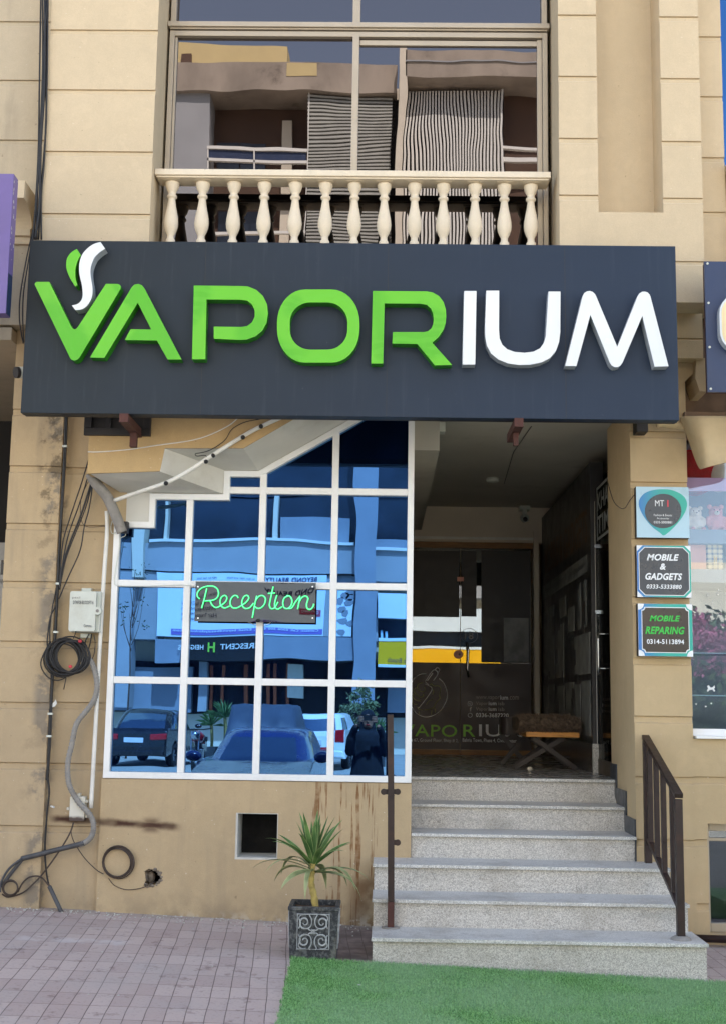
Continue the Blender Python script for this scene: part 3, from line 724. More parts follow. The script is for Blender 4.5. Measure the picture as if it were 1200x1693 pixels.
vt('www.vapor', 786, 1151, 825, 1158, 'decal_dim', D2, bold=.01); vt('ium', 826, 1150, 839, 1157, 'decal_white', D2, bold=.02); vt('.com', 840, 1151, 857, 1157, 'decal_dim', D2, bold=.01)
for yy in (1160, 1169.5):
    vt('Vapor', 786, yy, 806, yy + 7, 'decal_dim', D2, bold=.01); vt('ium', 807, yy, 820, yy + 6, 'decal_white', D2, bold=.02); vt('isb', 823, yy, 833, yy + 6, 'decal_dim', D2, bold=.01)
vt('0336-3687220', 786, 1179, 840, 1186, 'decal_white', D2, bold=.015); vt('f', 776, 1169, 779, 1176, 'decal_white', D2, bold=.02)
def line(px, Y, r, m, name, parent, closed=False, n=5, zs=1):
    b = MB(); b.tube([at(x, y, Y) for x, y in px], r, n, closed); return b.build(name, m, parent, smooth=True)
def zp(pts, s, ox, oy): return [(ox + x / s, oy + y / s) for x, y in pts]
q = 5.4545
circ = [(240, 130), (190, 135), (140, 165), (110, 215), (95, 270), (90, 340), (100, 400), (125, 450), (165, 495), (230, 520), (300, 508), (365, 465), (410, 400), (430, 330), (420, 265), (395, 210), (357, 175)]
for pts, m in ((circ, 'decal_white'), ([(228, 222), (265, 238), (290, 280), (185, 425), (170, 432)], 'decal_white'), ([(232, 200), (305, 98), (345, 128), (305, 192)], 'decal_white'), ([(318, 98), (340, 75), (362, 95), (348, 118)], 'decal_white'), ([(250, 195), (300, 125)], 'decal_white'), ([(232, 205), (265, 232)], 'decal_white'),
               ([(205, 210), (170, 225), (160, 250), (175, 280), (210, 292), (232, 275), (225, 250)], 'decal_olive'), ([(150, 252), (130, 280), (145, 310), (185, 340), (215, 330), (212, 312)], 'decal_olive'), ([(122, 310), (120, 340), (150, 370), (190, 375)], 'decal_olive'), ([(120, 370), (125, 400), (160, 408)], 'decal_olive'),
               ([(270, 235), (290, 222), (310, 240), (350, 240), (370, 265), (358, 330), (365, 350), (330, 390), (300, 440), (225, 458)], 'decal_olive'), ([(298, 270), (308, 292), (298, 318)], 'decal_olive'), ([(242, 408), (262, 378), (298, 364)], 'decal_olive'), ([(160, 430), (178, 452), (208, 458)], 'decal_olive'), ([(178, 465), (180, 498)], 'decal_olive'), ([(290, 460), (288, 500)], 'decal_olive'), ([(318, 440), (320, 480)], 'decal_olive')):
    P = spline([Vector((x, y, 0)) for x, y in zp(pts, q, 660, 1090)], 5)
    line([(p.x, p.y) for p in P], vy, .0042, m, 'hand_emblem', D1)
for pts in ([(773.5, 1160), (778, 1160), (780, 1162), (780, 1165), (778, 1167), (774, 1167), (773, 1165), (773, 1162)],): line(pts, vy, .0025, 'decal_white', 'camera_icon', D2, True)
line([(776.5 + 3.6 * math.cos(a * .7), 1182.5 + 3.6 * math.sin(a * .7)) for a in range(9)], vy, .0022, 'decal_white', 'phone_icon', D2, True)
line([(776.5 + 1.3 * math.cos(a * .7), 1163.5 + 1.3 * math.sin(a * .7)) for a in range(9)], vy, .002, 'decal_white', 'camera_icon', D2, True)
line([(775 + 14 * math.cos(a * .3), 1051 + 12 * math.sin(a * .3)) for a in range(21)], vy, .002, 'decal_dim', 'age_badge', D2, True); vt('18', 768, 1045, 782, 1057, 'decal_dim', D2)
h = MB(); h.tube([at(x, y, DY - .05) for x, y in ((771, 1062), (773.5, 1075), (773, 1090), (772, 1105), (774.5, 1120))], .012, 10); h.tube([at(771.5, 1066, DY - .05), at(771.5, 1066, DY)], .008, 8); h.tube([at(773.5, 1114, DY - .05), at(773.5, 1114, DY)], .008, 8); h.build('handle', 'chrome', D2, smooth=True)
lk = MB(); c0 = at(757, 1082, DY); lk.prism([[(c0.x + .045 * math.cos(a * .3491), c0.z + .04 * math.sin(a * .3491)) for a in range(18)]], DY - .03, DY - .005); lo = lk.build('lock_plate', 'peach_box', D1)
lk = MB(); lk.prism([[(c0.x + .01 + .012 * math.cos(a * .6), c0.z + .012 * math.sin(a * .6)) for a in range(10)]], DY - .036, DY - .031); lk.build('keyhole', 'bronze_dark', lo)
for par, xa_, xb_, ya_, yb_, mt_ in ((D1, 664, 759, 911, 1019, 'sign_side'), (D2, 762, 787, 911, 1019, 'sign_side'), (D2, 795, 876, 911, 1095, 'sign_side')):
    st = MB(); p0, p1 = at(xa_, yb_, vy), at(xb_, ya_, vy); st.box(p0.x, p1.x, DY - .004, DY - .001, p0.z, p1.z); st.build('painted_dark_interior', mt_, par)  # dark sheets stand in for the unlit interior behind the glass
st = MB(); p0, p1 = at(832, 1094, vy), at(873, 1022, vy); st.box(p0.x, p1.x, DY - .006, DY - .0045, p0.z, p1.z); st.build('notice', 'poster_grey', D2)
st = MB(); p0, p1 = at(755, 961, vy), at(766, 954, vy); st.box(p0.x, p1.x, vy - .002, vy, p0.z, p1.z); st.build('door_sticker', 'peach_box', D1)
st = MB(); p0, p1 = at(788, 1022, DY), at(793, 975, DY); st.box(p0.x, p1.x, DY + .3, DY + .34, p0.z, p1.z); st.build('inner_strip', 'paper_white', B)
# dark shop room behind the glass
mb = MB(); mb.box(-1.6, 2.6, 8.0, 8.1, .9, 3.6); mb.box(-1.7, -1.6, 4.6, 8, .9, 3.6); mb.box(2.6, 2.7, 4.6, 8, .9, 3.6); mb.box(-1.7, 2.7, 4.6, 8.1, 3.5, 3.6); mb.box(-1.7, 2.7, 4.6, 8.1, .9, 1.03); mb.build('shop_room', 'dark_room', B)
# right side of the porch: polished granite dado, poster wall, glazed side door
wx = 1.505; ye = 1.47; gzt = 1.245
mb = MB(); mb.box(wx, wx + .1, ye, DY - .02, LZ - .05, gzt - .0); mb.build('granite_dado', 'granite_dark', B)
mb = MB(); mb.box(wx - .002, wx + .062, ye - .02, ye - .001, LZ, gzt + .002); mb.box(wx + .066, wx + .13, ye + .1, ye + .12, LZ, gzt); mb.build('dado_end', 'granite', B)
mb = MB(); mb.box(wx + .004, wx + .1, ye, DY - .02, gzt + .001, 3.30); PW = mb.build('poster_wall', 'poster_black', B)
px_ = wx + .001
def wtext(s, ya, yb, z0, z1, m, **k): return text(s, (px_, yb, z0), (0, -1, 0), (0, 0, 1), yb - ya, z1 - z0, m, 'lettering', PW, ext=.002, **k)
wtext('MOBILE & GADGETS', 1.6, 4.1, 2.72, 2.98, 'poster_text', bold=.01)
mb = MB(); mb.box(wx, px_ + .0005, 1.62, 4.3, 2.50, 2.63); mb.build('poster_strip', 'poster_grey', PW)
text('Mobile Accessories & Gaming Store', (wx - .001, 4.1, 2.53), (0, -1, 0), (0, 0, 1), 2.4, .07, 'poster_black', 'lettering', PW, ext=.001)
mb = MB()
random.seed(3)
for (ya, yb, z0, z1) in ((3.5, 4.2, 1.75, 2.4), (3.5, 3.9, 1.3, 1.7), (3.95, 4.25, 1.3, 1.7), (2.9, 3.3, 1.3, 1.68), (2.9, 3.35, 1.75, 2.2), (2.75, 3.15, 2.25, 2.42), (1.55, 2.3, 1.75, 2.05), (2.35, 2.8, 1.3, 1.7), (1.95, 2.1, 2.1, 2.45), (1.7, 1.8, 2.1, 2.45), (2.3, 2.65, 2.1, 2.3), (1.55, 1.95, 1.3, 1.7), (2.02, 2.28, 1.3, 1.68)):
    mb = MB(); mb.box(wx + .0005, wx + .0038, ya, yb, z0, z1); mb.build('poster_picture', 'poster_grey', PW)
mb = MB()
for k in range(26):
    ya = 1.6 + random.random() * 2.6; z0 = 1.34 + random.random() * .9; mb = MB(); mb.box(wx - .0015 - k * .00005, wx + .0003, ya, ya + random.uniform(.05, .16), z0, z0 + random.uniform(.03, .18)); mb.build('poster_picture', 'poster_black', PW)
mb = MB(); mb.box(wx + .04, wx + .048, .82, ye - .03, LZ + .1, 3.1); SD = mb.build('side_door', 'glass_door', B)
mb = MB(); mb.box(wx + .034, wx + .054, .81, ye - .03, LZ, LZ + .1); mb.build('bottom_rail', 'bronze_dark', SD)
mb = MB()
for yy in (.82, .90):
    pass
sy = 1.12
for dx in (-.055, .055):
    mb.tube([(wx + .044 + dx * .95, sy, z) for z in (Z(990, 1116, sy), Z(990, 1100, sy), Z(990, 1060, sy), Z(990, 1045, sy))], .008, 8)
for yy in (1048, 1105): mb.tube([(wx + .044 - .05, sy, Z(990, yy, sy)), (wx + .044 + .05, sy, Z(990, yy, sy))], .005, 8)
mb.build('handle', 'chrome', SD, smooth=True)
mb = MB()
for z in (Z(985, 905, ye), Z(985, 1013, ye)): mb.box(wx + .02, wx + .07, ye - .07, ye - .035, z - .012, z + .012)
mb.tube([(wx + .03, ye - .04, LZ + .2), (wx + .03, ye - .04, 3.0)], .004, 6); mb.build('hinge', 'chrome', SD)
mb = MB(); sx_ = wx + .036
for (ya, yb) in ((.84, 1.38),):
    mb.box(sx_, sx_ + .002, ya, yb, 2.70, 2.72); mb.box(sx_, sx_ + .002, ya, yb, 3.07, 3.09); mb.box(sx_, sx_ + .002, yb - .02, yb, 2.72, 3.07)
mb.build('sticker_frame', 'poster_grey', SD)
text('KHA', (sx_, 1.34, 2.91), (0, -1, 0), (0, 0, 1), .46, .13, 'poster_grey', 'lettering', SD, bold=.02); text('TIM', (sx_, 1.34, 2.74), (0, -1, 0), (0, 0, 1), .46, .13, 'poster_grey', 'lettering', SD, bold=.02)
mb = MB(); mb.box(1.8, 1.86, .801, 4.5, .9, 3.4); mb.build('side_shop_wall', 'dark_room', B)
# left neighbour's porch seen beyond the pier
mb = MB(); mb.box(-5, -2.345, -.149, 4.2, 3.72, 3.8); mb.build('neighbour_ceiling', 'stucco_grey', B)
mb = MB(); mb.box(-5, -2.3, 2.2, 2.3, 0, 3.72); mb.build('neighbour_shopfront', 'dark_room', B)
mb = MB(); mb.box(-4.6, -2.75, 2.05, 2.15, Z(5, 1090, 2.05), Z(5, 897, 2.05)); NP = mb.build('shopfront_poster', 'grey_poster', B)
mb = MB()
for k in range(9): x = X(2 + k * 2.4, 940, 2.04); mb = MB(); mb.box(x, x + .012, 2.035, 2.045, Z(5, 950, 2.04), Z(5, 926 + (k % 3) * 4, 2.04)); mb.build('lettering', 'poster_black', NP)
pass; ftext('AN', 0, 957, 7, 965, 2.04, 'poster_black', 'lettering', NP)
# landing floor
mb = MB(); mb.box(.06, 1.62, .66, 4.42, LZ - .06, LZ); kindof(mb.build('porch_floor', 'marble_floor'), 'structure')

# ------------------------------------------------------------------ entrance steps
ST = thing('entrance_steps', 'flight of six grey granite steps rising from the turf mat into the shop porch', 'steps', (.8, -.2, .1))
tr = [(-.95, .310, -.035, 1.688), (-.63, .457, -.035, 1.67), (-.31, .604, -.035, 1.648), (.01, .747, .182, 1.521), (.33, .895, .182, 1.521), (.65, 1.043, .152, 1.521)]
for i, (y, z, x0, x1) in enumerate(tr):
    yb = tr[i + 1][0] + .02 if i < 5 else .661
    xr = x1 if i != 0 else 1.688
    if i == 2: yb = .03
    t1 = MB(); t1.box(x0 - (.006 if i < 3 else 0), xr + (.006 if i < 3 else 0), y - .018, yb, z - .0185, z)
    T = t1.build('tread', 'granite_tread', ST, bevel=.003)
    nz_ = MB(); nz_.box(x0 - (.007 if i < 3 else 0), xr + (.007 if i < 3 else 0), y - .0215, y - .0185, z - .0175, z - .001); nz_.build('nosing', 'granite_nosing', T)
    r1 = MB(); r1.box(x0, xr, y, yb + .1 if i < 5 else .9, (tr[i - 1][1] if i else -.05) - .03, z - .0195); r1.build('riser', 'granite', ST)
# fill behind lower steps
mb = MB(); mb.box(-.02, .178, -.05, .0, .1, .55); mb.box(1.3, 1.66, -.3, -.005, .05, .55); mb.build('stair_core', 'granite', ST)
sk = MB()
ys = [(y, z) for y, z, a, b_ in tr]
pl = [(.0, ys[3][1])]
for i in (3, 4, 5):
    y, z = ys[i]; pl.append((y - .055 if i > 3 else 0.0, z + .10)) if i > 3 else pl.append((0.0, z + .10))
    if i < 5: pl.append((ys[i + 1][0] - .055, z + .10))
pl += [(.80, 1.043 + .10), (.80, 1.02), (.03, .6), (0, .6)]
sk.prism([pl], 1.512, 1.5215, 'x'); sk.build('skirting', 'dark_tile', ST)
# ------------------------------------------------------------------ main sign
SY = -.75
SG = thing('shop_sign', 'wide dark slate sign board with raised green and white letters across the front', 'shop sign', (-.2, SY, 3.2))
c4 = [at(50, 393, SY), at(1117, 411, SY), at(1121, 697, SY), at(34, 679, SY)]
mb = MB(); mb.box(-2.083, 1.655, SY, SY + .07, 3.118, 4.147); bd = mb.build('board', 'sign_panel', SG, bevel=.003)
mb = MB(); mb.box(-2.08, 1.652, SY + .071, SY + .11, 3.121, 3.16); mb.box(-2.08, 1.652, SY + .071, SY + .11, 4.10, 4.144); mb.box(-2.08, -2.04, SY + .071, SY + .11, 3.16, 4.10); mb.box(1.612, 1.652, SY + .071, SY + .11, 3.16, 4.10); mb.build('back_frame', 'black_iron', SG)
LY = SY - .075
def arc(cx, cy, rx, ry, a0, a1, n=7):
    return [(cx + rx * math.cos(math.radians(a0 + (a1 - a0) * k / n)), cy - ry * math.sin(math.radians(a0 + (a1 - a0) * k / n))) for k in range(n + 1)]
def letter(polys, mf, ms, edge=.004):
    wp_ = [pp(p, LY) for p in polys]; m = MB(); m.prism(wp_, LY, LY + .006, 'y', side=1); m.prism(wp_, LY + .0065, SY - .0005, 'y', mi=1, side=1)
    return m.build('letter', [mf, ms], SG)
z5 = lambda P: [(x / 3, 380 + y / 3) for x, y in P]
z6 = lambda P: [(400 + x / 3, 400 + y / 3) for x, y in P]
z7 = lambda P: [(760 + x / 2.727, 380 + y / 2.727) for x, y in P]
V = z5([(174, 272), (176, 263), (185, 258), (247, 258), (355, 478), (366, 492), (378, 492), (388, 482), (527, 268), (585, 268), (597, 273), (602, 282), (600, 293), (397, 632), (387, 643), (372, 648), (358, 645), (350, 636)])
Al = z5([(448, 633), (655, 285), (668, 272), (688, 268), (706, 275), (718, 290), (902, 643), (833, 643), (780, 549), (621, 546), (649, 493), (752, 494), (685, 362), (519, 635)])
Pl = [(321, 472), (400, 473)] + [(410, 473.5), (424, 479), (435, 489), (442, 503), (443.5, 518), (441, 534), (434, 547), (423, 556), (408, 561.5), (398, 562), (354, 560), (354, 540), (400, 540.5), (409, 539), (417, 533), (421.5, 524), (421.5, 513), (417, 503), (409, 497), (398, 495.5), (342, 495), (340, 594), (318, 594)]
def rr(x0, x1, y0, y1, rx, ry, n=9):
    return arc(x1 - rx, y0 + ry, rx, ry, 0, 90, n) + arc(x0 + rx, y0 + ry, rx, ry, 90, 180, n) + arc(x0 + rx, y1 - ry, rx, ry, 180, 270, n) + arc(x1 - rx, y1 - ry, rx, ry, 270, 360, n)
O1 = rr(458.5, 594.5, 478.5, 599.5, 46, 55); O2 = rr(479.5, 574.5, 500, 578, 33, 33)
Rl = z6([(648, 243), (915, 245), (945, 251), (975, 268), (998, 298), (1009, 335), (1011, 370), (1008, 405), (998, 435), (975, 470), (942, 500), (1040, 610), (955, 612), (868, 506), (744, 504), (747, 447), (900, 447), (922, 442), (938, 428), (947, 405), (949, 380), (946, 355), (935, 330), (915, 312), (885, 306), (706, 305), (699, 603), (640, 603)])
Il = z6([(1100, 243), (1161, 243), (1155, 608), (1092, 608)])
U = z7([(118, 274), (176, 274), (175, 450), (178, 490), (190, 518), (212, 538), (245, 550), (290, 554), (330, 549), (360, 534), (378, 508), (386, 478), (398, 278), (452, 278), (451, 460), (446, 505), (432, 545), (405, 578), (365, 598), (315, 608), (265, 609), (215, 602), (172, 584), (140, 558), (120, 520), (113, 480), (112, 440)])
M_ = z7([(473, 614), (552, 298), (560, 284), (572, 277), (585, 275), (598, 280), (608, 290), (613, 300), (708, 527), (800, 298), (808, 286), (820, 279), (832, 278), (845, 282), (854, 292), (858, 302), (939, 615), (876, 617), (821, 388), (732, 598), (722, 612), (708, 619), (695, 619), (683, 611), (675, 600), (587, 383), (524, 614)])
for P in ([V], [Al], [Pl], [O1, O2], [Rl]): letter(P, 'acrylic_green', 'green_side')
for P in ([Il], [U], [M_]): letter(P, 'acrylic_white', 'letter_side')
sw = spline([Vector((x, y, 0)) for x, y in [(500, 60), (467, 70), (435, 92), (408, 125), (395, 170), (396, 220), (408, 275), (412, 325), (403, 352), (385, 368), (358, 375)]], 3)
sw2 = spline([Vector((x, y, 0)) for x, y in [(376, 398), (412, 392), (440, 368), (458, 330), (460, 285), (453, 240), (450, 205), (455, 175), (470, 138), (495, 112), (523, 93)]], 3)
letter([z5([(p.x, p.y) for p in sw] + [(p.x, p.y) for p in sw2])], 'acrylic_white', 'letter_side').name = 'smoke_swirl'
lf = spline([Vector((x, y, 0)) for x, y in [(383, 95), (355, 112), (335, 140), (330, 175), (335, 205), (350, 240), (375, 281)]], 3)
lf2 = spline([Vector((x, y, 0)) for x, y in [(385, 274), (376, 235), (377, 190), (388, 152), (403, 125)]], 3)
letter([z5([(p.x, p.y) for p in lf] + [(p.x, p.y) for p in lf2])], 'acrylic_green', 'green_side').name = 'leaf_swirl'
for x in (336, 640, 934):
    c = at(x, 560, SY); m = MB(); m.box(c.x - .0012, c.x + .0012, SY - .0006, SY + .001, 3.122, 4.143); m.build('seam', 'sign_side', bd)
# brackets carrying the sign
for (x, y) in ((206, 681), (857, 695)):
    p = at(x, y, SY - .02); m = MB(); m.box(p.x - .025, p.x + .025, SY - .03, -.33, 3.065, 3.114); m.box(p.x - .018, p.x + .022, -.5, -.46, 2.98, 3.066) if x < 500 else m.box(p.x - .014, p.x + .014, -.62, -.59, 2.99, 3.066)
    m.build('bracket', 'rust_iron', SG)
# ------------------------------------------------------------------ black angle frame under the sign
q0, q1 = at(140, 720, FY - .01), at(251, 690, FY - .01)
m = MB(); zA = q0.z; zB_ = 3.25
m.box(q0.x, q1.x, FY - .03, FY - .002, zA, zA + .045); m.box(q0.x, q0.x + .045, FY - .031, FY - .002, zA + .045, zB_); m.box(q1.x - .045, q1.x, FY - .031, FY - .002, zA + .045, zB_); m.box(q0.x + .13, q0.x + .16, FY - .028, FY - .004, zA + .045, zB_)
m.box(q0.x + .045, q1.x - .045, FY - .004, FY - .0005, zA + .045, zB_)
tag(m.build('bracket_cage', 'black_iron', None, bevel=.002), 'black angle iron bracket cage let into the render just below the sign', 'bracket cage')

# ------------------------------------------------------------------ three small box signs on the column
def small_sign(label, x0, x1, y0, y1):
    Yf = -.065; a = at(x0, (y0 + y1) / 2, Yf).x; b = at(x1, (y0 + y1) / 2, Yf).x; z0 = at((x0 + x1) / 2, y1, Yf).z; z1 = at((x0 + x1) / 2, y0, Yf).z
    T = thing('box_sign', label, 'sign', ((a + b) / 2, 0, z0), 'small square signs stacked on the column')
    m = MB(); m.box(a, b, Yf + .003, -.002, z0, z1); m.build('case', 'sign_side', T); return T, a, b, z0, z1, Yf
T, a, b, z0, z1, Yf = small_sign('pale blue square sign with a teal drop ring, topmost on the column', 1051.3, 1138.3, 805, 889)
m = MB(); m.box(a, b, Yf, Yf + .0028, z0, z1); m.build('face', 'sign_sky', T)
drop = [(610, 985), (540, 930), (430, 850), (330, 745), (240, 620), (180, 490), (165, 400), (185, 320), (250, 240), (340, 190), (450, 162), (580, 152), (720, 160), (840, 195), (940, 250), (1005, 320), (1032, 400), (1030, 470), (1000, 560), (930, 680), (850, 780), (760, 875), (680, 945)]
dz = spline([Vector((1040 + x / 10.909, 795 + y / 10.905, 0)) for x, y in drop], 3, True)
m = MB(); m.prism([pp([(p.x, p.y) for p in dz], Yf)], Yf - .002, Yf - .0002); m.build('drop_ring', 'sign_grad', T)
m = MB(); m.prism([pp(arc(1095.2, 845, 30.2, 28.5, 0, 345, 28), Yf)], Yf - .004, Yf - .0022); m.build('dark_disc', 'sign_black', T)
def st_(s, x0, y0, x1, y1, mt, **k): return ftext(s, x0, y0, x1, y1, Yf - .0045, mt, 'lettering', T, **k)
st_('MT', 1082, 827, 1097, 837, 'sign_white_ink'); st_('I', 1102, 827, 1104.5, 838, 'sign_red_ink'); st_('Fashion & Events', 1080, 850, 1110, 853.5, 'sign_white_ink'); st_('Accessories', 1085, 855.5, 1105, 858.5, 'sign_white_ink'); st_('0333-5000881', 1080, 861.5, 1110, 865.5, 'sign_white_ink', bold=.01)
def framed(x0, x1, y0, y1, body, cut, inkcut):
    m = MB(); m.box(a, b, Yf, Yf + .0028, z0, z1); m.build('face', 'sign_white_ink', T)
    W_, H_ = b - a, z1 - z0
    def oct_(d, c):
        x0_, x1_, zz0, zz1 = a + d, b - d, z0 + d, z1 - d
        if cut == 'line': return [(x0_ + c, zz0), (x1_ - c, zz0), (x1_, zz0 + c), (x1_, zz1 - c), (x1_ - c, zz1), (x0_ + c, zz1), (x0_, zz1 - c), (x0_, zz0 + c)]
        out = []
        for (cx, cz, a0) in ((x1_, zz0, 180), (x1_, zz1, 270), (x0_, zz1, 0), (x0_, zz0, 90)):
            for k in range(7): t_ = math.radians(a0 - 15 * k); out.append((cx + c * math.cos(t_), cz + c * math.sin(t_)))
        return out
    m = MB(); m.prism([oct_(.0008, .036)], Yf - .0015, Yf - .0002); m.build('border', 'sign_grad', T)
    m = MB(); m.prism([oct_(inkcut, .036 if cut == 'line' else .018)], Yf - .003, Yf - .0017); m.build('white_line', 'sign_white_ink', T)
    m = MB(); m.prism([oct_(inkcut + .0045, .034 if cut == 'line' else .019)], Yf - .0045, Yf - .0032); m.build('panel', body, T)
T, a, b, z0, z1, Yf = small_sign('dark square sign for mobiles and gadgets with white lettering, middle one on the column', 1052.3, 1141.5, 902, 987.5)
framed(1052.3, 1141.5, 902, 987.5, 'sign_black', 'line', .010); Yf -= .001
st_('MOBILE', 1068.5, 916, 1121.5, 927, 'sign_white_ink', shear=.25, bold=.035); st_('&', 1090, 931.5, 1100, 942, 'sign_white_ink', shear=.2, bold=.03); st_('GADGETS', 1066, 947.5, 1127, 959, 'sign_white_ink', shear=.25, bold=.035); st_('0333-5333880', 1068, 966.5, 1126, 973.5, 'sign_white_ink', shear=.2, bold=.02)
T, a, b, z0, z1, Yf = small_sign('brown square sign for mobile repairs with green lettering, lowest on the column', 1054.4, 1144, 998.5, 1085)
framed(1054.4, 1144, 998.5, 1085, 'sign_brown', 'arc', .020); Yf -= .001
st_('MOBILE', 1073, 1017.5, 1123.5, 1027.5, 'sign_green_ink', shear=.25, bold=.035); st_('REPARING', 1066, 1036, 1131, 1048.5, 'sign_green_ink', shear=.25, bold=.035); st_('0314-5113894', 1068.5, 1057, 1130, 1065, 'sign_white_ink', bold=.02)

# ------------------------------------------------------------------ neon sign
NY = -.06
N = thing('neon_sign', 'glowing green handwritten Reception sign on a smoked mirror panel', 'neon sign', (X(422, 1000, NY), NY, Z(422, 1028, NY)))
p0, p1 = at(322, 1027, NY), at(522.5, 964, NY)
m = MB(); m.box(p0.x, p1.x, NY, NY + .006, p0.z, p1.z); m.build('panel', 'mirror_grey', N)
for x, y in ((328, 970), (517, 970), (328, 1022), (517, 1022)): c = at(x, y, NY); m = MB(); m.tube([(c.x, NY - .004, c.z), (c.x, -.02, c.z)], .005, 8); m.build('standoff', 'chrome', N)
K = 5.714
strokes = [[(62, 200), (40, 178), (42, 140), (75, 102), (130, 82), (190, 82), (228, 108), (240, 150), (225, 190), (185, 213), (108, 220)], [(160, 220), (175, 252), (200, 278), (225, 282), (265, 262), (305, 228), (318, 190), (298, 168), (268, 185), (254, 225), (265, 268), (300, 287), (345, 268)],
           [(128, 103), (105, 200), (80, 288)], [(425, 192), (412, 172), (382, 172), (355, 205), (350, 250), (370, 282), (410, 287), (452, 265), (497, 235), (525, 195), (510, 168), (480, 180), (460, 225), (465, 268), (495, 292), (535, 282), (570, 240)],
           [(600, 172), (580, 260), (558, 380)], [(590, 215), (618, 178), (655, 170), (682, 198), (672, 250), (640, 285), (605, 290), (580, 270)], [(755, 85), (728, 210), (720, 262), (735, 292), (768, 285), (800, 230)], [(705, 150), (772, 145)],
           [(790, 165), (770, 235), (773, 280), (800, 297), (838, 275)], [(880, 170), (912, 176), (932, 215), (922, 265), (888, 293), (855, 280), (846, 235), (862, 190), (900, 172)], [(890, 292), (930, 285), (965, 230), (1000, 185)],
           [(1005, 172), (1000, 225), (985, 298)], [(993, 245), (1022, 192), (1060, 174), (1083, 198), (1070, 250), (1076, 290), (1105, 300), (1130, 275), (1138, 248)]]
for P in strokes:
    W3 = [at(320 + x / K, 955 + y / K, NY - .014) for x, y in P]; m = MB(); m.tube(spline(W3, 5) if len(W3) > 2 else W3, .0044, 8); m.build('neon_tube', 'neon_green', N, smooth=True)
    m = MB(); m.tube([Vector((p.x, p.y - .0045, p.z)) for p in (spline(W3, 5) if len(W3) > 2 else W3)], .002, 6); m.build('bright_core', 'neon_core', N, smooth=True)
m = MB(); m.tube(spline([at(x, y, -.025) for x, y in ((408, 1027), (420, 1032), (432, 1034), (445, 1031), (450, 1026))], 4), .0015, 5); m.build('hanging_wire', 'pipe_white', N)
m = MB(); c = at(427, 1026, NY - .003); m.ball(tuple(c), (.014, .008, .010), 10, 6); m.build('cable_gland', 'black_cable', N)

# ------------------------------------------------------------------ cables, pipes, boxes
def cable(name, label, cat, paths, mat, group=None, n=6, sp=5):
    m = MB()
    for P, Yp, r in paths:
        pts = [at(x, y, (Yp[i] if isinstance(Yp, (list, tuple)) else Yp)) for i, (x, y) in enumerate(P)]
        m.tube(spline(pts, sp) if len(pts) > 2 else pts, r, n)
    return tag(m.build(name, mat, None, smooth=True), label, cat, group)
random.seed(5)
V6 = [[(68, 0), (66, 130), (64, 250), (60, 330), (56, 396)], [(71, 0), (71, 120), (66, 240), (62, 330), (61, 396)], [(75, 0), (74, 140), (68, 240), (66, 340), (58, 396)], [(78, 0), (76, 120), (77, 200), (70, 300), (64, 396)], [(80, 0), (78, 150), (74, 260), (69, 320), (69, 396)], [(79, 0), (72, 100), (70, 200), (65, 280), (59, 350), (52, 420)]]
for i, P in enumerate(V6):
    lab = ['black cable hanging at the left of the bundle beside the upper pier', 'black cable second from the left in the bundle on the upper pier', 'black cable in the middle of the bundle, leaning left towards the sign', 'black cable bowed out to the right against the upper pier edge', 'black cable nearest the pale pier in the upper bundle', 'black cable that crosses the upper bundle and passes behind the sign edge'][i]
    cable('wall_cable', lab, 'cable', [(P, FY - .012 - .006 * (i % 3), .0055 if i != 2 else .008)], 'black_cable', 'cables hanging down the upper pier')
cable('wall_cable', 'thin black cable bowing out left of the big sign', 'cable', [([(55, 380), (44, 430), (34, 490), (33, 530), (39, 568)], -.3, .004)], 'black_cable', 'cables looping past the sign edge')
cable('wall_cable', 'thin black cable hugging the left edge of the big sign', 'cable', [([(56, 380), (48, 430), (40, 480), (38, 520), (40, 566)], -.3, .004)], 'black_cable', 'cables looping past the sign edge')
cable('riser_cable', 'thick black cable running down the joint beside the left pier', 'cable', [([(110, 682), (106, 780), (101, 870), (96, 965), (93, 1030), (90, 1080), (84, 1180), (80, 1270), (78, 1290)], -.045, .009), ([(112, 682), (108, 780), (99, 900), (95, 990), (84, 1020), (79, 1055), (79, 1070)], -.05, .0045), ([(96, 965), (88, 1000), (83, 1040), (84, 1080), (86, 1180), (80, 1290)], -.05, .004)], 'black_cable')
fan = [[(147, 760), (135, 800), (115, 860), (104, 900), (99, 965)], [(150, 775), (133, 830), (115, 880), (106, 920), (100, 965)], [(154, 790), (135, 850), (115, 900), (103, 940), (99, 975)], [(155, 790), (142, 840), (118, 900), (108, 930), (100, 970)], [(155, 792), (148, 840), (140, 870), (133, 910), (113, 955), (98, 990)]]
for i, P in enumerate(fan):
    lab = ['black cable slanting down from the fascia corner, outermost of the fan', 'black cable second in the fan slanting from the fascia corner', 'thicker black cable in the middle of the slanting fan', 'black cable fourth in the slanting fan under the fascia corner', 'black cable sagging lowest in the fan and passing near the white meter box'][i]
    cable('slanting_cable', lab, 'cable', [(P, -.06, .004 if i != 2 else .006)], 'black_cable', 'cables slanting from the fascia corner')
cable('thin_wire', 'thin brown wire curling beside the slanting cables', 'wire', [([(150, 790), (136, 820), (134, 850), (142, 870), (175, 870)], -.03, .002)], 'brown_cable')
cable('white_conduit', 'straight white plastic pipe running down the wall left of the blue window', 'pipe', [([(177, 845), (177.5, 880), (172, 960), (165, 1080), (158, 1210), (151, 1336)], -.035, .0125)], 'pipe_white', n=10)
cable('white_conduit', 'white conduit slung diagonally across the stepped reveal above the window', 'conduit', [([(188, 828), (235, 812), (278, 797), (315, 777), (342, 759), (378, 736), (420, 711), (470, 688)], [-.12, -.3, -.37, -.385, -.385, -.38, -.37, -.37], .0125)], 'pipe_white', n=10)
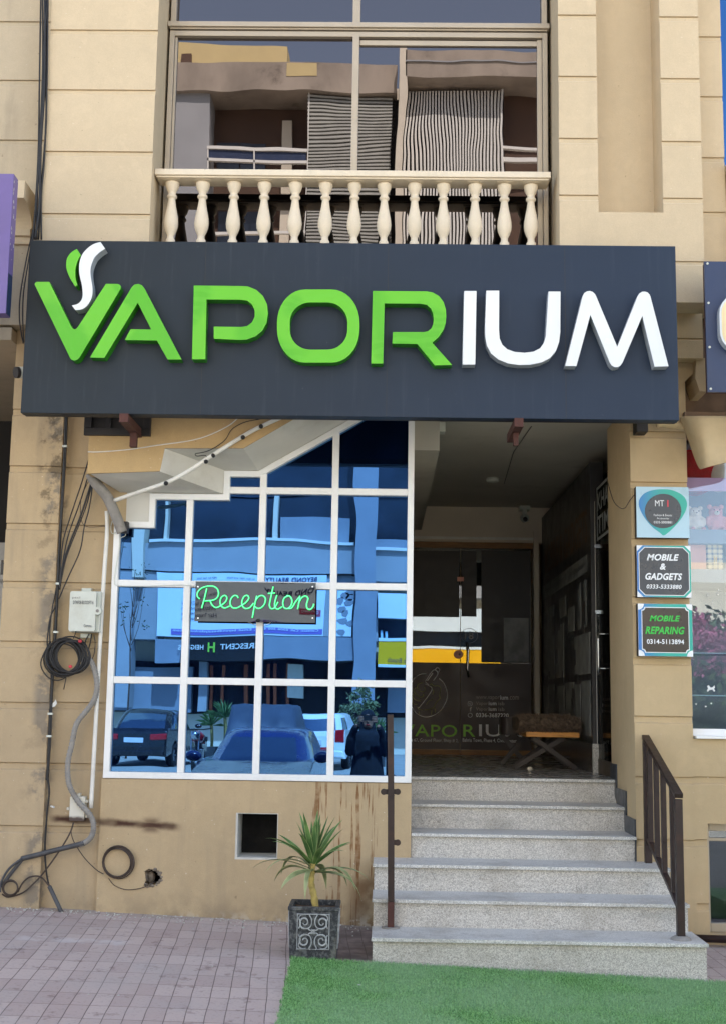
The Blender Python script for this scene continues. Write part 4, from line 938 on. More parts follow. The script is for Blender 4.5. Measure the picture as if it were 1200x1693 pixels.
cable('cream_wire', 'thin cream wire clipped along the fascia above the stepped reveal', 'wire', [([(146, 747), (168, 747), (215, 743), (262, 736), (312, 729), (345, 720), (378, 704), (395, 690)], FY - .006, .0035)], 'pipe_white')
cable('dark_wire', 'thin dark wire with a small loop tied to the diagonal conduit', 'wire', [([(430, 693), (408, 697), (392, 704), (382, 712), (372, 728), (352, 742), (336, 748), (324, 750), (326, 754), (340, 753), (343, 760)], FY - .012, .0025)], 'black_cable')
for i, (x, y) in enumerate(((275, 799), (341, 763), (353, 753), (402, 723), (432, 705))):
    c = at(x, y, -.385); m = MB(); m.ball((c.x, c.y, c.z), (.014, .02, .014), 8, 6); tag(m.build('tape_wrap', 'black_cable', None), ['black tape wrap, lowest on the diagonal white conduit', 'bulky black tape wrap at the middle bend of the diagonal conduit', 'black tape wrap just above the middle bend of the conduit', 'black tape wrap fourth up the diagonal conduit', 'black tape wrap nearest the sign on the diagonal conduit'][i], 'tape', 'tape wraps on the diagonal conduit')
m = MB(); m.tube(spline([at(x, y, yy) for x, y, yy in ((150, 783, -.2), (160, 800, -.17), (178, 822, -.13), (191, 850, -.1), (203, 880, -.08))], 6), .033, 14)
el = m.build('lagged_pipe', 'conduit_grey', None, smooth=True); tag(el, 'thick grey lagged pipe angling down from the fascia corner', 'pipe')
m = MB(); c = at(206, 872, -.07); m.box(c.x - .02, c.x + .022, -.09, -.03, c.z - .035, c.z + .035); m.build('pipe_clamp', 'black_iron', el)
cable('thin_wire', 'loose white wire end hooked under the lagged pipe', 'wire', [([(190, 850), (184, 870), (186, 882), (194, 878), (198, 868), (206, 872), (208, 885), (200, 890), (198, 905), (192, 940), (190, 962), (196, 968), (240, 969), (300, 967), (321, 969)], -.03, .0025)], 'box_plastic')
# corrugated grey conduit with real ridges
cp = spline([at(x, y, -.06) for x, y in ((146, 1088), (152, 1095), (158, 1112), (161, 1135), (157, 1155), (146, 1172), (130, 1192), (124, 1207), (119, 1232), (113, 1260), (113, 1285), (118, 1305), (132, 1328), (148, 1345), (155, 1362), (153, 1380), (144, 1391), (132, 1397))], 14)
rr_ = [.0165 + (.0022 if i % 3 == 0 else -.0012) for i in range(len(cp))]
m = MB(); m.tube(cp, rr_, 12); tag(m.build('corrugated_conduit', 'conduit_grey', None, smooth=True), 'grey corrugated conduit snaking down the left wall past both white boxes', 'conduit')
cable('flat_duct', 'black taped cable duct lying diagonally near the foot of the left wall', 'duct', [([(140, 1394), (95, 1405), (36, 1420)], -.065, .015), ([(40, 1418), (18, 1445), (3, 1466)], -.06, .011), ([(36, 1420), (15, 1437), (2, 1460), (1, 1475)], -.075, .007)], 'grey_cable')
cable('ground_cable', 'black cable dropping to the buried pipe at the foot of the wall', 'cable', [([(79, 1285), (82, 1310), (78, 1350), (75, 1400), (77, 1440), (82, 1466)], -.05, .0055)], 'black_cable')
cable('buried_pipe', 'short grey pipe stub rising from the pavement at the wall foot', 'pipe', [([(82, 1465), (90, 1482), (97, 1497), (104, 1512)], [-.05, -.06, -.07, -.08], .014)], 'grey_cable')
cable('loose_cable', 'brown cable from the small junction box down to the floor coil', 'cable', [([(122, 1360), (116, 1378), (100, 1405), (75, 1440), (55, 1462), (38, 1476), (15, 1483), (4, 1478)], -.055, .005), ([(82, 1465), (68, 1450), (50, 1450), (38, 1460), (30, 1475)], -.055, .005)], 'brown_cable')
def coil(name, label, cx, cy, rx, ry, turns, r, mat, Yc, jit, skew=0, grp=None):
    m = MB()
    for k in range(turns):
        ox, oy = random.uniform(-jit, jit) + skew * (k / turns - .5), random.uniform(-jit, jit) - skew * .25 * (k / turns - .5); s_ = random.uniform(.9, 1.06); ph = random.random() * 6
        m.tube([at(cx + ox + rx * s_ * math.cos(a * .2618), cy + oy + ry * s_ * math.sin(a * .2618), Yc - r * (k % 4) * 1.3 - .004 * math.sin(a * .26 * 2 + ph)) for a in range(24)], r, 6, closed=True)
    return tag(m.build(name, mat, None, smooth=True), label, 'cable coil', grp)
big = coil('cable_coil', 'big coil of black cable hanging under the white distribution box', 112, 1086, 29, 29, 20, .0048, 'black_cable', -.06, 2.5, 20, 'cable coils on the wall')
m = MB()
for x, y in ((133, 1060), (117, 1102)): c = at(x, y, -.105); m.ball(tuple(c), (.012, .008, .010), 8, 6)
m.build('red_tape', 'tape_red', big)
cable('cable_tail', 'loose cable tails linking the distribution box and the black coil', 'cable', [([(131, 1026), (126, 1045), (122, 1056)], -.09, .003), ([(152, 1048), (150, 1062), (146, 1076)], -.05, .004), ([(156, 1050), (158, 1065), (155, 1085), (146, 1098), (130, 1110)], -.06, .003), ([(148, 1048), (142, 1060), (140, 1072)], -.05, .004), ([(84, 1060), (68, 1095), (78, 1118), (95, 1125), (110, 1120)], -.06, .004), ([(110, 1120), (106, 1140)], -.06, .003)], 'black_cable')
coil('cable_coil', 'small brown cable coil at bottom left just above the pavement', 18, 1468, 13, 13, 5, .004, 'brown_cable', -.06, .8, 0, 'cable coils on the wall')
coil('cable_coil', 'round coil of brown cable on the wall beside the broken hole', 195, 1425, 25, 25.5, 7, .0035, 'brown_cable', -.022, 1.3, 0, 'cable coils on the wall')
cable('thin_wire', 'thin wire curving from the junction box past the brown coil into the broken hole', 'wire', [([(118, 1372), (122, 1390), (140, 1418), (160, 1438), (172, 1445)], -.03, .0028), ([(180, 1452), (190, 1464), (210, 1471), (235, 1468), (252, 1460), (257, 1457)], -.02, .0022)], 'brown_cable')
# distribution box
DB = thing('distribution_box', 'white plastic telecom distribution box above the black cable coil', 'junction box', (X(139, 1010, -.03), -.03, Z(139, 1046, -.03)))
by = -.115; p0, p1 = at(113.5, 1043, by), at(160, 978, by)
m = MB(); m.box(p0.x - .004, p1.x + .022, by + .035, .018, p0.z - .004, p1.z + .004); m.build('back_case', 'box_plastic', DB, bevel=.006)
m = MB(); m.prism([rbox(p0.x, p1.x, p0.z, p1.z, .012)], by, by + .034); m.build('lid', 'box_plastic', DB, bevel=.003)
m = MB()
for (x, y) in ((144, 976), (142, 1051)): c = at(x, y, -.02); m.box(c.x - .03, c.x + .03, -.03, .018, c.z - .013, c.z + .013)
m.build('mounting_tab', 'box_plastic', DB, bevel=.003)
m = MB(); c = at(162, 1010, by); m.tube([(c.x, by - .006, c.z), (c.x, by + .03, c.z)], .024, 16); lt = m.build('latch', 'box_plastic', DB); m = MB(); m.tube([(c.x, by - .009, c.z), (c.x, by - .0065, c.z)], .010, 12); m.build('keyhole', 'conduit_grey', lt)
ftext('ptcl', 120, 986, 133, 990.5, by - .001, 'conduit_grey', 'lettering', DB); ftext('DTNFDB-BLOCKFT16', 121.5, 993, 155, 999, by - .001, 'ink_grey', 'lettering', DB, bold=.01); ftext('Gamma', 139, 1032, 152, 1037, by - .001, 'ink_grey', 'lettering', DB)
def box_smear():
    s = Nd('box_smeared'); o = s.sep(s.pos); c = lin((208, 204, 190)); zc = s.math('ADD', s.math('MULTIPLY', o[0], -0.045), 0.705)
    dz_ = s.math('ABSOLUTE', s.math('SUBTRACT', o[2], zc)); wob = s.math('ADD', dz_, s.math('MULTIPLY', s.math('SUBTRACT', s.noise(s.pos, 20, 3), .5), .03))
    return s.fin(s.mix(s.ramp(wob, .012, .034, .95, 0), c, lin((58, 34, 28))), .5)
box_smear()
JB = thing('junction_box', 'small cream junction box with a brown paint smear across it', 'junction box', (X(130, 1340, 0), 0, Z(130, 1360, 0)))
p0, p1 = at(115, 1357, -.04), at(141.5, 1317, -.04); m = MB(); m.prism([rbox(p0.x, p1.x, p0.z, p1.z, .008)], -.045, .018); m.build('case', 'box_smeared', JB, bevel=.003)
m = MB()
for (x, y) in ((144, 1325), (144, 1350), (113.5, 1337), (131, 1314)): c = at(x, y, -.02); m.box(c.x - .008, c.x + .008, -.03, .018, c.z - .008, c.z + .008)
m.build('mounting_tab', 'box_smeared', JB, bevel=.002)
m = MB(); c = at(88, 1333, -.03); m.tube([(c.x - .01, -.035, c.z), (c.x + .012, -.05, c.z - .004)], .006, 8); tag(m.build('wall_plug', 'pipe_white', None), 'small white plug stub sticking out at the end of the brown paint streak', 'wall plug')
m = MB(); rng = random.Random(2); c = at(90, 1165, -.045); m.add([(c.x - .022, c.y, c.z - .02), (c.x + .01, c.y - .012, c.z - .01), (c.x + .02, c.y - .01, c.z + .008), (c.x + .012, c.y - .016, c.z + .032), (c.x + .002, c.y - .006, c.z + .018), (c.x - .014, c.y - .002, c.z + .002)], [(0, 1, 4, 5), (1, 2, 3, 4)]); tag(m.build('paper_scrap', 'paper_white', None), 'torn white paper scrap tucked behind the cables on the left wall', 'paper scrap')
# camera peeking out left of the sign
SC = thing('security_camera', 'small white floodlight camera peeking out at the left edge of the sign', 'camera', tuple(at(32, 620, -.55)))
c = at(36, 615, -.55); m = MB(); m.tube([(c.x + .05, -.5, c.z + .01), (c.x - .012, -.56, c.z - .006)], .035, 14); m.build('housing', 'box_plastic', SC, smooth=False); m = MB(); m.tube([(c.x - .013, -.5615, c.z - .0065), (c.x - .027, -.575, c.z - .010)], .034, 14); m.build('lens_ring', 'black_iron', SC); m = MB(); m.bar((c.x + .05, -.5, c.z), (c.x + .12, -.3, c.z), .02); m.build('arm', 'box_plastic', SC)

# ------------------------------------------------------------------ handrails
HP = thing('handrail_post', 'single dark brown square steel post standing on the left of the steps', 'post', (X(645, 1538, -.7), -.7, .31))
pb, pm_, ptp = at(645.5, 1534, -.68), at(646, 1315, -.68), at(645, 1181, -.68)
m = MB(); m.bar((pb.x, -.68, .45), (pm_.x, -.68, pm_.z), .036, .036); m.box(pm_.x - .017, pm_.x + .019, -.70, -.662, pm_.z - .003, pm_.z + .003); m.bar((pm_.x, -.68, pm_.z), (ptp.x, -.68, ptp.z), .034, .034); m.build('upright', 'dark_iron', HP, bevel=.002)
m = MB(); m.bar((pb.x, -.68, .31), (pb.x, -.68, .4495), .036, .036); m.build('rusty_foot', 'rust_iron', HP)
m = MB(); m.prism([[(pb.x + .05 * math.cos(k * .3491), -.68 + .04 * math.sin(k * .3491)) for k in range(18)]], .3105, .318, 'z'); m.build('base_plate', 'conduit_grey', HP)
m = MB()
for (x, y) in ((634, 1309), (657, 1309), (657, 1393)):
    c = at(x, y, -.68); m.tube([(c.x, -.684, c.z), (c.x, -.676, c.z)], .017, 14); m.box(min(c.x, pb.x), max(c.x, pb.x), -.6835, -.6765, c.z - .014, c.z + .014)
m.build('bracket', 'dark_iron', HP)
RX = 1.578
HR = thing('stair_railing', 'dark brown steel railing with slanted top rail along the right of the steps', 'railing', (RX, -.45, .31))
def post(x, y, z0, z1, w=.04, d=0): 
    m = MB(); m.box(RX - w / 2 + d, RX + w / 2 + d, y - w / 2, y + w / 2, z0, z1); return m.build('post', 'dark_iron', HR, bevel=.002)
zt_b, zt_f = Z(1065, 1220, -.06), Z(1121, 1318, -.86)
post(0, -.06, .592, zt_b); post(0, -.86, .316, zt_f - .01)
m = MB(); m.bar((RX, -.035, zt_b + .006), (RX, -.885, zt_f + .008), .044, .026); m.build('top_rail', 'dark_iron', HR, bevel=.002)
bb_b, bb_f = Z(1068, 1385, -.06), Z(1119, 1500, -.86)
m = MB(); m.bar((RX, -.08, bb_b), (RX, -.84, bb_f), .03, .026); m.build('bottom_rail', 'dark_iron', HR, bevel=.002)
for k, y in enumerate((-.145, -.32, -.50, -.72)):
    t_ = (y + .06) / -.8; z1 = zt_b + (zt_f - zt_b) * t_; z0 = bb_b + (bb_f - bb_b) * t_
    m = MB(); m.box(RX - .014, RX + .014, y - .014, y + .014, z0 + .005, z1 - .005); m.build('baluster', 'dark_iron', HR, bevel=.0015)
m = MB(); m.lathe([(.055, .3105), (.05, .320), (.033, .330)], RX, -.86, 16); m.build('base_flange', 'conduit_grey', HR)

rng = random.Random(31)
for o_ in [o for o in bpy.data.objects if o.name == 'riser_cable']:
    for x, y in ((108, 738), (97, 965), (93, 1045), (84, 1180), (82, 1217)):
        c = at(x, y, -.05); m = MB(); m.box(c.x - .014, c.x + .014, -.062, -.04, c.z - .006, c.z + .006); m.build('cable_clip', 'box_plastic', o_)
# ------------------------------------------------------------------ porch things
pc = at(812, 785, 2.75); m = MB(); m.lathe([(.05, 3.4), (.055, 3.385), (.05, 3.37), (.02, 3.362)][::-1], .90, 2.75, 18); tag(m.build('ceiling_fixture', 'box_plastic', None), 'small round white fixture on the dark porch ceiling', 'ceiling fixture')
CCx = X(867, 845, 4.2)
CC = thing('dome_camera', 'white security camera fixed high in the far right corner of the porch', 'camera', (CCx, 4.25, 3.2))
m = MB(); m.box(CCx - .05, CCx + .05, 4.2, 4.335, 3.36, 3.399); m.box(CCx - .02, CCx + .02, 4.2, 4.3, 3.30, 3.36); m.build('bracket', 'box_plastic', CC, bevel=.004); m = MB(); m.ball((CCx, 4.22, 3.28), (.042, .055, .042), 14, 10); m.build('housing', 'box_plastic', CC, smooth=True); m = MB(); m.tube([(CCx, 4.175, 3.265), (CCx, 4.158, 3.258)], .022, 14); m.build('lens', 'black_iron', CC)
m = MB(); m.box(.20, .40, .62, .72, 3.335, 3.40); m.box(.155, .20, .64, .70, 3.36, 3.40); tag(m.build('conduit_box', 'box_plastic', None, bevel=.003), 'white conduit box under the ceiling just above the window frame', 'conduit box')
m = MB(); m.tube([(1.02, 3.0, 3.396), (.96, 1.6, 3.396), (.99, .7, 3.394)], .0025, 6); tag(m.build('ceiling_cable', 'black_cable', None), 'dark cable stapled along the porch ceiling towards the rusty bracket', 'cable')
m = MB(); m.tube(spline([at(x, y, yy) for x, y, yy in ((1002, 790, .29), (1012, 825, .05), (1022, 838, -.02), (1032, 840, -.02), (1040, 828, -.02), (1048, 818, -.03))], 5), .003, 5); tag(m.build('thin_wire', 'brown_cable', None, smooth=True), 'thin brown wire drooping across the column edge to the top small sign', 'wire')
# stool with fur throw
BN = thing('wooden_stool', 'low bench with a honey wood seat board and crossed dark legs inside the porch', 'bench', (1.27, 1.9, LZ))
b0_, b1_ = X(869, 1214, 1.75), X(957, 1214, 1.75); zb0, zb1 = Z(915, 1219, 1.75), Z(915, 1210.5, 1.75)
m = MB(); m.box(b0_, b1_, 1.75, 2.25, zb0, zb1); m.build('seat', 'bench_wood', BN, bevel=.003)
for yy in (1.82, 2.18):
    for (xa, xb) in ((X(850, 1260, yy) , b1_ - .10), (b1_ - .02, b0_ + .05)):
        m = MB(); m.bar((xa if xa < 1.2 else xa, yy + (.012 if xa < 1.2 else -.012), LZ + .012), (xb, yy + (.012 if xa < 1.2 else -.012), zb0 - .001), .035, .022, up=(0, 1, 0)); m.build('leg', 'bench_leg', BN)
m = MB(); m.tube([(b0_ + .02, 2.0, LZ + .09), (b1_ - .04, 2.0, LZ + .09)], .008, 8); m.build('stretcher', 'bench_leg', BN)
B2 = thing('wooden_stool', 'dark stool half hidden behind the fur covered bench', 'stool', (1.0, 2.5, LZ))
m = MB(); m.prism([rbox(.93, 1.16, 2.3, 2.55, .05)], zb0 - .0, zb1 + .10, 'z'); m.build('seat', 'bench_leg', B2, bevel=.012)
for (xa, xb) in ((.94, 1.14), (1.14, .94)):
    m = MB(); m.bar((xa, 2.42 + (.012 if xa > 1 else -.012), LZ + .012), (xb, 2.42 + (.012 if xa > 1 else -.012), zb0 - .001), .035, .022, up=(0, 1, 0)); m.build('leg', 'bench_leg', B2)
# fur throw: lumpy body with many short hairs
fx0, fx1 = X(858, 1197, 1.73), X(960, 1197, 1.73); fz0, fz1 = zb1 + .001, Z(910, 1184, 1.75)
m = MB(); rng = random.Random(11); nu, nv = 26, 16; vs = []
for j in range(nv):
    for i in range(nu):
        u = i / (nu - 1); a = 2 * math.pi * j / nv; cx_, cz_ = (fx0 + fx1) / 2, (fz0 + fz1) / 2
        k = 1 - .25 * abs(2 * u - 1) ** 6; n_ = noise.noise(Vector((u * 9, a * 1.5, 3)))
        vs.append((fx0 + (fx1 - fx0) * u, 2.0 + (.27 + .02 * n_) * math.copysign(abs(math.cos(a)) ** .5, math.cos(a)), max(fz0, cz_ + (fz1 - fz0) / 2 * k * (1 + .25 * n_) * math.copysign(abs(math.sin(a)) ** .6, math.sin(a)))))
fs = [(j * nu + i, j * nu + i + 1, ((j + 1) % nv) * nu + i + 1, ((j + 1) % nv) * nu + i) for j in range(nv) for i in range(nu - 1)]
fs += [tuple(j * nu for j in range(nv))[::-1], tuple(j * nu + nu - 1 for j in range(nv))]
m.add(vs, fs)
for k in range(5200):
    f_ = rng.randrange((nu - 1) * nv); a_, b_, c_, d_ = [Vector(vs[t]) for t in fs[f_]]
    p = a_ + (b_ - a_) * rng.random() + (d_ - a_) * rng.random(); n_ = (b_ - a_).cross(d_ - a_)
    if n_.length < 1e-9: continue
    n_.normalize(); 
    if n_.dot(p - Vector(((fx0 + fx1) / 2, 2, (fz0 + fz1) / 2))) < 0: n_ = -n_
    if n_.y > .5: continue
    tip = p + n_ * rng.uniform(.012, .028) + Vector((rng.uniform(-.015, .015), 0, rng.uniform(-.02, .006))); w_ = Vector((.0022, 0, .001))
    m.add([p - w_, p + w_, tip], [(0, 1, 2)])
tag(m.build('fur_throw', 'fur', None, fix=False), 'shaggy brown fur throw bundled on top of the porch bench', 'fur throw')
m = MB(); c = at(875, 1265, 1.55); m.ball((c.x, 1.55, LZ + .016), (.021, .02, .016), 10, 8); tag(m.build('stone_ball', 'pebble', None, smooth=True), 'small white ball on the porch floor under the bench', 'ball')

# ------------------------------------------------------------------ potted plant
gzp = groundz(-.4, -.83)
PT = thing('potted_plant', 'spiky dracaena style plant in a square black relief planter beside the steps', 'plant', (-.395, -.82, gzp))
px0, px1 = X(477, 1590, -.95), X(557, 1590, -.95); ztp = Z(517, 1500, -.965); pw = (px1 - px0); cxp = (px0 + px1) / 2; cyp = -.95 + pw / 2
m = MB(); t1, t0 = pw / 2 + .006, pw / 2 - .004; w_ = .022
def ring(z, h): return [(cxp - h, cyp - h, z), (cxp + h, cyp - h, z), (cxp + h, cyp + h, z), (cxp - h, cyp + h, z)]
vs = ring(gzp + .0, t0) + ring(ztp - .02, t1 - .004) + ring(ztp - .02, t1 + .002) + ring(ztp, t1 + .002) + ring(ztp, t1 - w_) + ring(ztp - .07, t1 - w_)
fs = [(3, 2, 1, 0)]
for k in range(5):
    for i in range(4): fs.append((k * 4 + i, k * 4 + (i + 1) % 4, k * 4 + 4 + (i + 1) % 4, k * 4 + 4 + i))
fs.append((20, 21, 22, 23)); m.add(vs, fs); PO = m.build('planter', 'planter_relief', PT, bevel=.003)
# raised frame and scrolls on the front and right faces
def relief(face):
    m = MB(); s_ = pw / 2
    def P(u, v):  # u,v in -1..1 on the face
        z = gzp + (ztp - gzp) * (v * .5 + .5); hh = t0 + (t1 - t0) * (v * .5 + .5)
        return Vector((cxp + u * s_, cyp - hh - .001, z)) if face == 0 else Vector((cxp + hh + .001, cyp + u * s_, z)) if face == 1 else Vector((cxp - hh - .001, cyp - u * s_, z))
    r = .0035
    for d in (.66,): m.tube([P(-d, -.62), P(d, -.62), P(d, .72), P(-d, .72)], .004, 5, True)
    for sx_ in (-1, 1):
        for sz, oz in ((1, .07), (-1, .03)):
            sp_ = []
            for k in range(17):
                a = math.radians(-90 + k * 27) * 1; rad = .24 * (1 - k / 22)
                sp_.append(P(sx_ * (.36 + rad * math.cos(a)), oz + sz * (.33 + rad * 1.0 * math.sin(a))))
            m.tube(sp_, [r * 1.3] * 9 + [r] * 8, 5)
            m.tube(spline([P(sx_ * x, oz + sz * z) for x, z in ((.36, .09), (.18, .12), (.08, .25), (.07, .45), (.16, .62), (.10, .66))], 4), r * .9, 5)
            m.tube(spline([P(sx_ * x, oz + sz * z) for x, z in ((.60, .1), (.52, .3), (.60, .5), (.50, .62), (.3, .64))], 4), r * .9, 5)
            m.tube(spline([P(sx_ * x, oz + sz * z) for x, z in ((.02, .05), (.12, .03), (.2, .08))], 3), r, 5)
    for k in range(8): a = k * .785; m.tube([P(.02 * math.cos(a), .05 + .02 * math.sin(a)), P(.09 * math.cos(a), .05 + .085 * math.sin(a))], [r, r * .5], 5)
    m.build('relief_scrolls', 'planter_silver', PO)
for f_ in (0, 1, 2): relief(f_)
m = MB(); n_ = 14; vs = []
for j in range(n_):
    for i in range(n_): x = cxp + (i / (n_ - 1) - .5) * 2 * (t1 - w_ - .001); y = cyp + (j / (n_ - 1) - .5) * 2 * (t1 - w_ - .001); vs.append((x, y, ztp - .028 + .010 * noise.noise(Vector((x * 30, y * 30, 0)))))
m.add(vs, [(j * n_ + i, j * n_ + i + 1, (j + 1) * n_ + i + 1, (j + 1) * n_ + i) for j in range(n_ - 1) for i in range(n_ - 1)]); m.build('soil', 'soil', PT, smooth=True)
ty = cyp
tk = [at(523, 1499, ty), at(519, 1480, ty), at(515, 1460, ty), at(517, 1440, ty), at(518, 1420, ty)]
tk[0].z = ztp - .04
m = MB(); m.tube(spline(tk, 6), [.020 - .0003 * k + .0022 * math.sin(k * 1.9) for k in range(25)], 10); m.build('trunk', 'trunk', PT, smooth=True)
def leaf(base, d, L, w, droop, twist, mat):
    d = Vector(d).normalized(); side = d.cross(Vector((0, 0, 1)));
    if side.length < .05: side = Vector((1, 0, 0))
    side.normalize(); side = (Matrix.Rotation(twist, 3, d) @ side); m = MB(); n = 9; p = Vector(base); vs = []
    cur = d.copy(); st = L / n
    for i in range(n + 1):
        t_ = i / n; ww = w * (.45 + .55 * math.sin(min(1, t_ * 1.9) * math.pi / 2)) * (1 - t_ ** 2.6) + .0004
        up_ = side.cross(cur).normalized(); fold = ww * .28
        vs += [p - side * ww + up_ * fold, p - side * ww * .84 + up_ * fold * .8, p, p + side * ww * .84 + up_ * fold * .8, p + side * ww + up_ * fold]
        cur = (cur + Vector((0, 0, -droop * (t_ ** 1.2) * 3.2 / n))).normalized(); p = p + cur * st
    fs = []; mi = []
    for i in range(n):
        for k in range(4):
            m.add([], []); m.f.append((i * 5 + k, i * 5 + k + 1, i * 5 + 6 + k, i * 5 + 5 + k)); m.mi.append(1 if k in (0, 3) else 0)
    m.v = [tuple(v) for v in vs]
    return m.build('leaf', mat, PT, smooth=True, fix=False)
rng = random.Random(21); top = at(518, 1425, ty)
G = ['leaf_green', 'leaf_edge']; O = ['leaf_old', 'leaf_edge']
# upright crown, then spreading, then drooping: (azimuth deg from +x towards -y is 270, elevation, length, droop)
specs = []
for k in range(13): specs.append((k * 137.5, rng.uniform(62, 84), rng.uniform(.22, .31), rng.uniform(.0, .12), .0195, G, rng.uniform(0, .02)))
for k in range(14): specs.append((k * 137.5 + 40, rng.uniform(28, 58), rng.uniform(.24, .33), rng.uniform(.15, .6), .019, G, rng.uniform(-.02, .0)))
for k in range(12): specs.append((k * 137.5 + 75, rng.uniform(-5, 30), rng.uniform(.26, .38), rng.uniform(.8, 2.1), .022, O, rng.uniform(-.06, -.02)))
for az, el_, L, dr_, wd, mt, dzz in specs:
    a = math.radians(az); e = math.radians(el_)
    dv = Vector((math.cos(a) * math.cos(e), math.sin(a) * math.cos(e) * .8, math.sin(e)))
    leaf(top + Vector((dv.x * .012, dv.y * .012, dzz)), dv, L * .9, wd * .9, dr_, rng.uniform(-.5, .5), mt)

# ------------------------------------------------------------------ turf mat
mx0 = -.448; my0 = -.97
def turfedge(y): return mx0 + (my0 - y) * .02
m = MB(); rng = random.Random(4)
m.add([(turfedge(my0), my0, groundz(mx0, my0) + .006), (4.2, my0, groundz(4.2, my0) + .006), (4.2, -3.1, groundz(4.2, -3.1) + .006), (turfedge(-3.1), -3.1, groundz(mx0, -3.1) + .006)], [(0, 3, 2, 1)])
vs = []; fs = []
for k in range(125000):
    y = my0 + .004 - 1.45 * rng.random() ** 1.15; x0 = turfedge(y) + .012 * noise.noise(Vector((y * 14, 0, 0))) - .006 + rng.uniform(-.006, .004); x = x0 + rng.random() * (2.6 - x0)
    if x > -.04 and y > -.955: continue
    z = groundz(x, y) + .005; a = rng.random() * 6.283; hgt = rng.uniform(.010, .024); w_ = .0016
    dx, dy = math.cos(a) * w_, math.sin(a) * w_; lx, ly = rng.uniform(-.009, .009), rng.uniform(-.009, .009)
    o = len(vs); vs += [(x - dx, y - dy, z), (x + dx, y + dy, z), (x + lx, y + ly, z + hgt)]; fs.append((o, o + 1, o + 2))
m.add(vs, fs); gr_ = m.build('turf_mat', 'turf', None, fix=False); kindof(tag(gr_, 'green artificial turf laid in front of the granite steps', 'turf'), 'stuff')
# litter
for i, (x, y, s_, lab) in enumerate(((593, 1630, .012, 'pale scrap of litter on the turf left of the steps'), (875, 1606, .012, 'crumpled white scrap at the foot of the bottom step'), (1171, 1625, .006, 'tiny white scrap on the turf at the right end of the steps'), (52, 1549, .012, 'white crumb of litter on the pavers near the left wall'))):
    p = at(x, y, -1.2); d = (p - CAM).normalized(); t_ = (CAM.z - groundz(p.x, -1.2) - .012) / -d.z; q = CAM + d * t_
    m = MB(); r2 = random.Random(i); pts = [(q.x + r2.uniform(-s_, s_) * 1.5, q.y + r2.uniform(-s_, s_), q.z + r2.uniform(0, s_ * .8)) for _ in range(5)]; m.add(pts, [(0, 1, 2), (1, 2, 3), (2, 3, 4), (0, 3, 4)]); tag(m.build('litter_scrap', 'paper_white', None, fix=False), lab, 'litter')
m = MB(); p = at(1185, 1570, -.05); m.tube([(1.72, -.06, groundz(1.9, 0) + .045), (3.6, -.06, groundz(3.6, 0) + .08)], .022, 12); tag(m.build('floor_pipe', 'dark_iron', None, smooth=True), 'dark brown pipe lying along the wall foot right of the steps', 'pipe')

# ------------------------------------------------------------------ right neighbour: sign, cloth, display
NS = thing('neighbour_sign', 'dark blue neighbouring sign board with a large white letter, cut by the right edge', 'shop sign', (2.6, -.6, 3.3))
sy_ = -.62; nx = X(1163.5, 440, sy_); nz0, nz1 = Z(1170, 648, sy_), Z(1165, 432, sy_)
m = MB(); m.box(nx, 4.6, sy_, sy_ + .02, nz0, nz1); m.build('board', 'neighbour_blue', NS); m = MB(); m.box(nx + .006, 4.6, sy_ + .021, sy_ + .06, nz0 + .004, nz1 - .004); m.build('back_frame', 'rust_iron', NS)
m = MB()
for y in (436, 501, 574, 643): c = at(1168, y, sy_); m.tube([(nx + .018, sy_ - .005, c.z), (nx + .018, sy_ + .001, c.z)], .007, 10)
m.build('screw', 'box_plastic', NS)
c0 = at(1189, 533, sy_ - .06); hz = (Z(1189, 486, sy_ - .06) - Z(1189, 583, sy_ - .06)) / 2
oo = rbox(c0.x, c0.x + .30, c0.z - hz, c0.z + hz, .12, 8); ii = rbox(c0.x + .05, c0.x + .25, c0.z - hz + .05, c0.z + hz - .05, .08, 8)
m = MB(); m.prism([oo, ii], sy_ - .06, sy_ - .001); m.build('letter', 'acrylic_white', NS)
m = MB(); m.prism([inset(oo, .012), inset(ii, -.012)], sy_ - .063, sy_ - .0605); m.build('letter_face', 'cream_inner', NS)
PS = thing('purple_sign', 'chipped purple sign box cut off by the left edge of the photo', 'shop sign', (-2.7, -.85, 3.9))
m = MB(); fx = X(17, 400, -.95); zz0, zz1 = Z(6, 518, -.95), Z(6, 287, -.95); m.box(fx - 1.2, fx, -.95, -.86, zz0, zz1); m.build('case', 'purple_paint', PS, bevel=.003)
m = MB(); rng = random.Random(9)
for k in range(26): z = rng.uniform(zz0 + .01, zz1 - .02); y = rng.uniform(-.945, -.88); s_ = rng.uniform(.004, .012); m.add([(fx + .001, y, z), (fx + .001, y + s_, z + s_ * .6), (fx + .001, y + s_ * .7, z + s_ * 2.2), (fx + .001, y - s_ * .4, z + s_ * 1.4)], [(0, 1, 2, 3)])
m.build('paint_chip', 'paper_white', PS, fix=False)
m = MB(); m.box(fx + .0005, fx + .0012, -.945, -.865, zz0 + .002, zz0 + .24); m.build('blue_edge', 'neighbour_blue', PS)
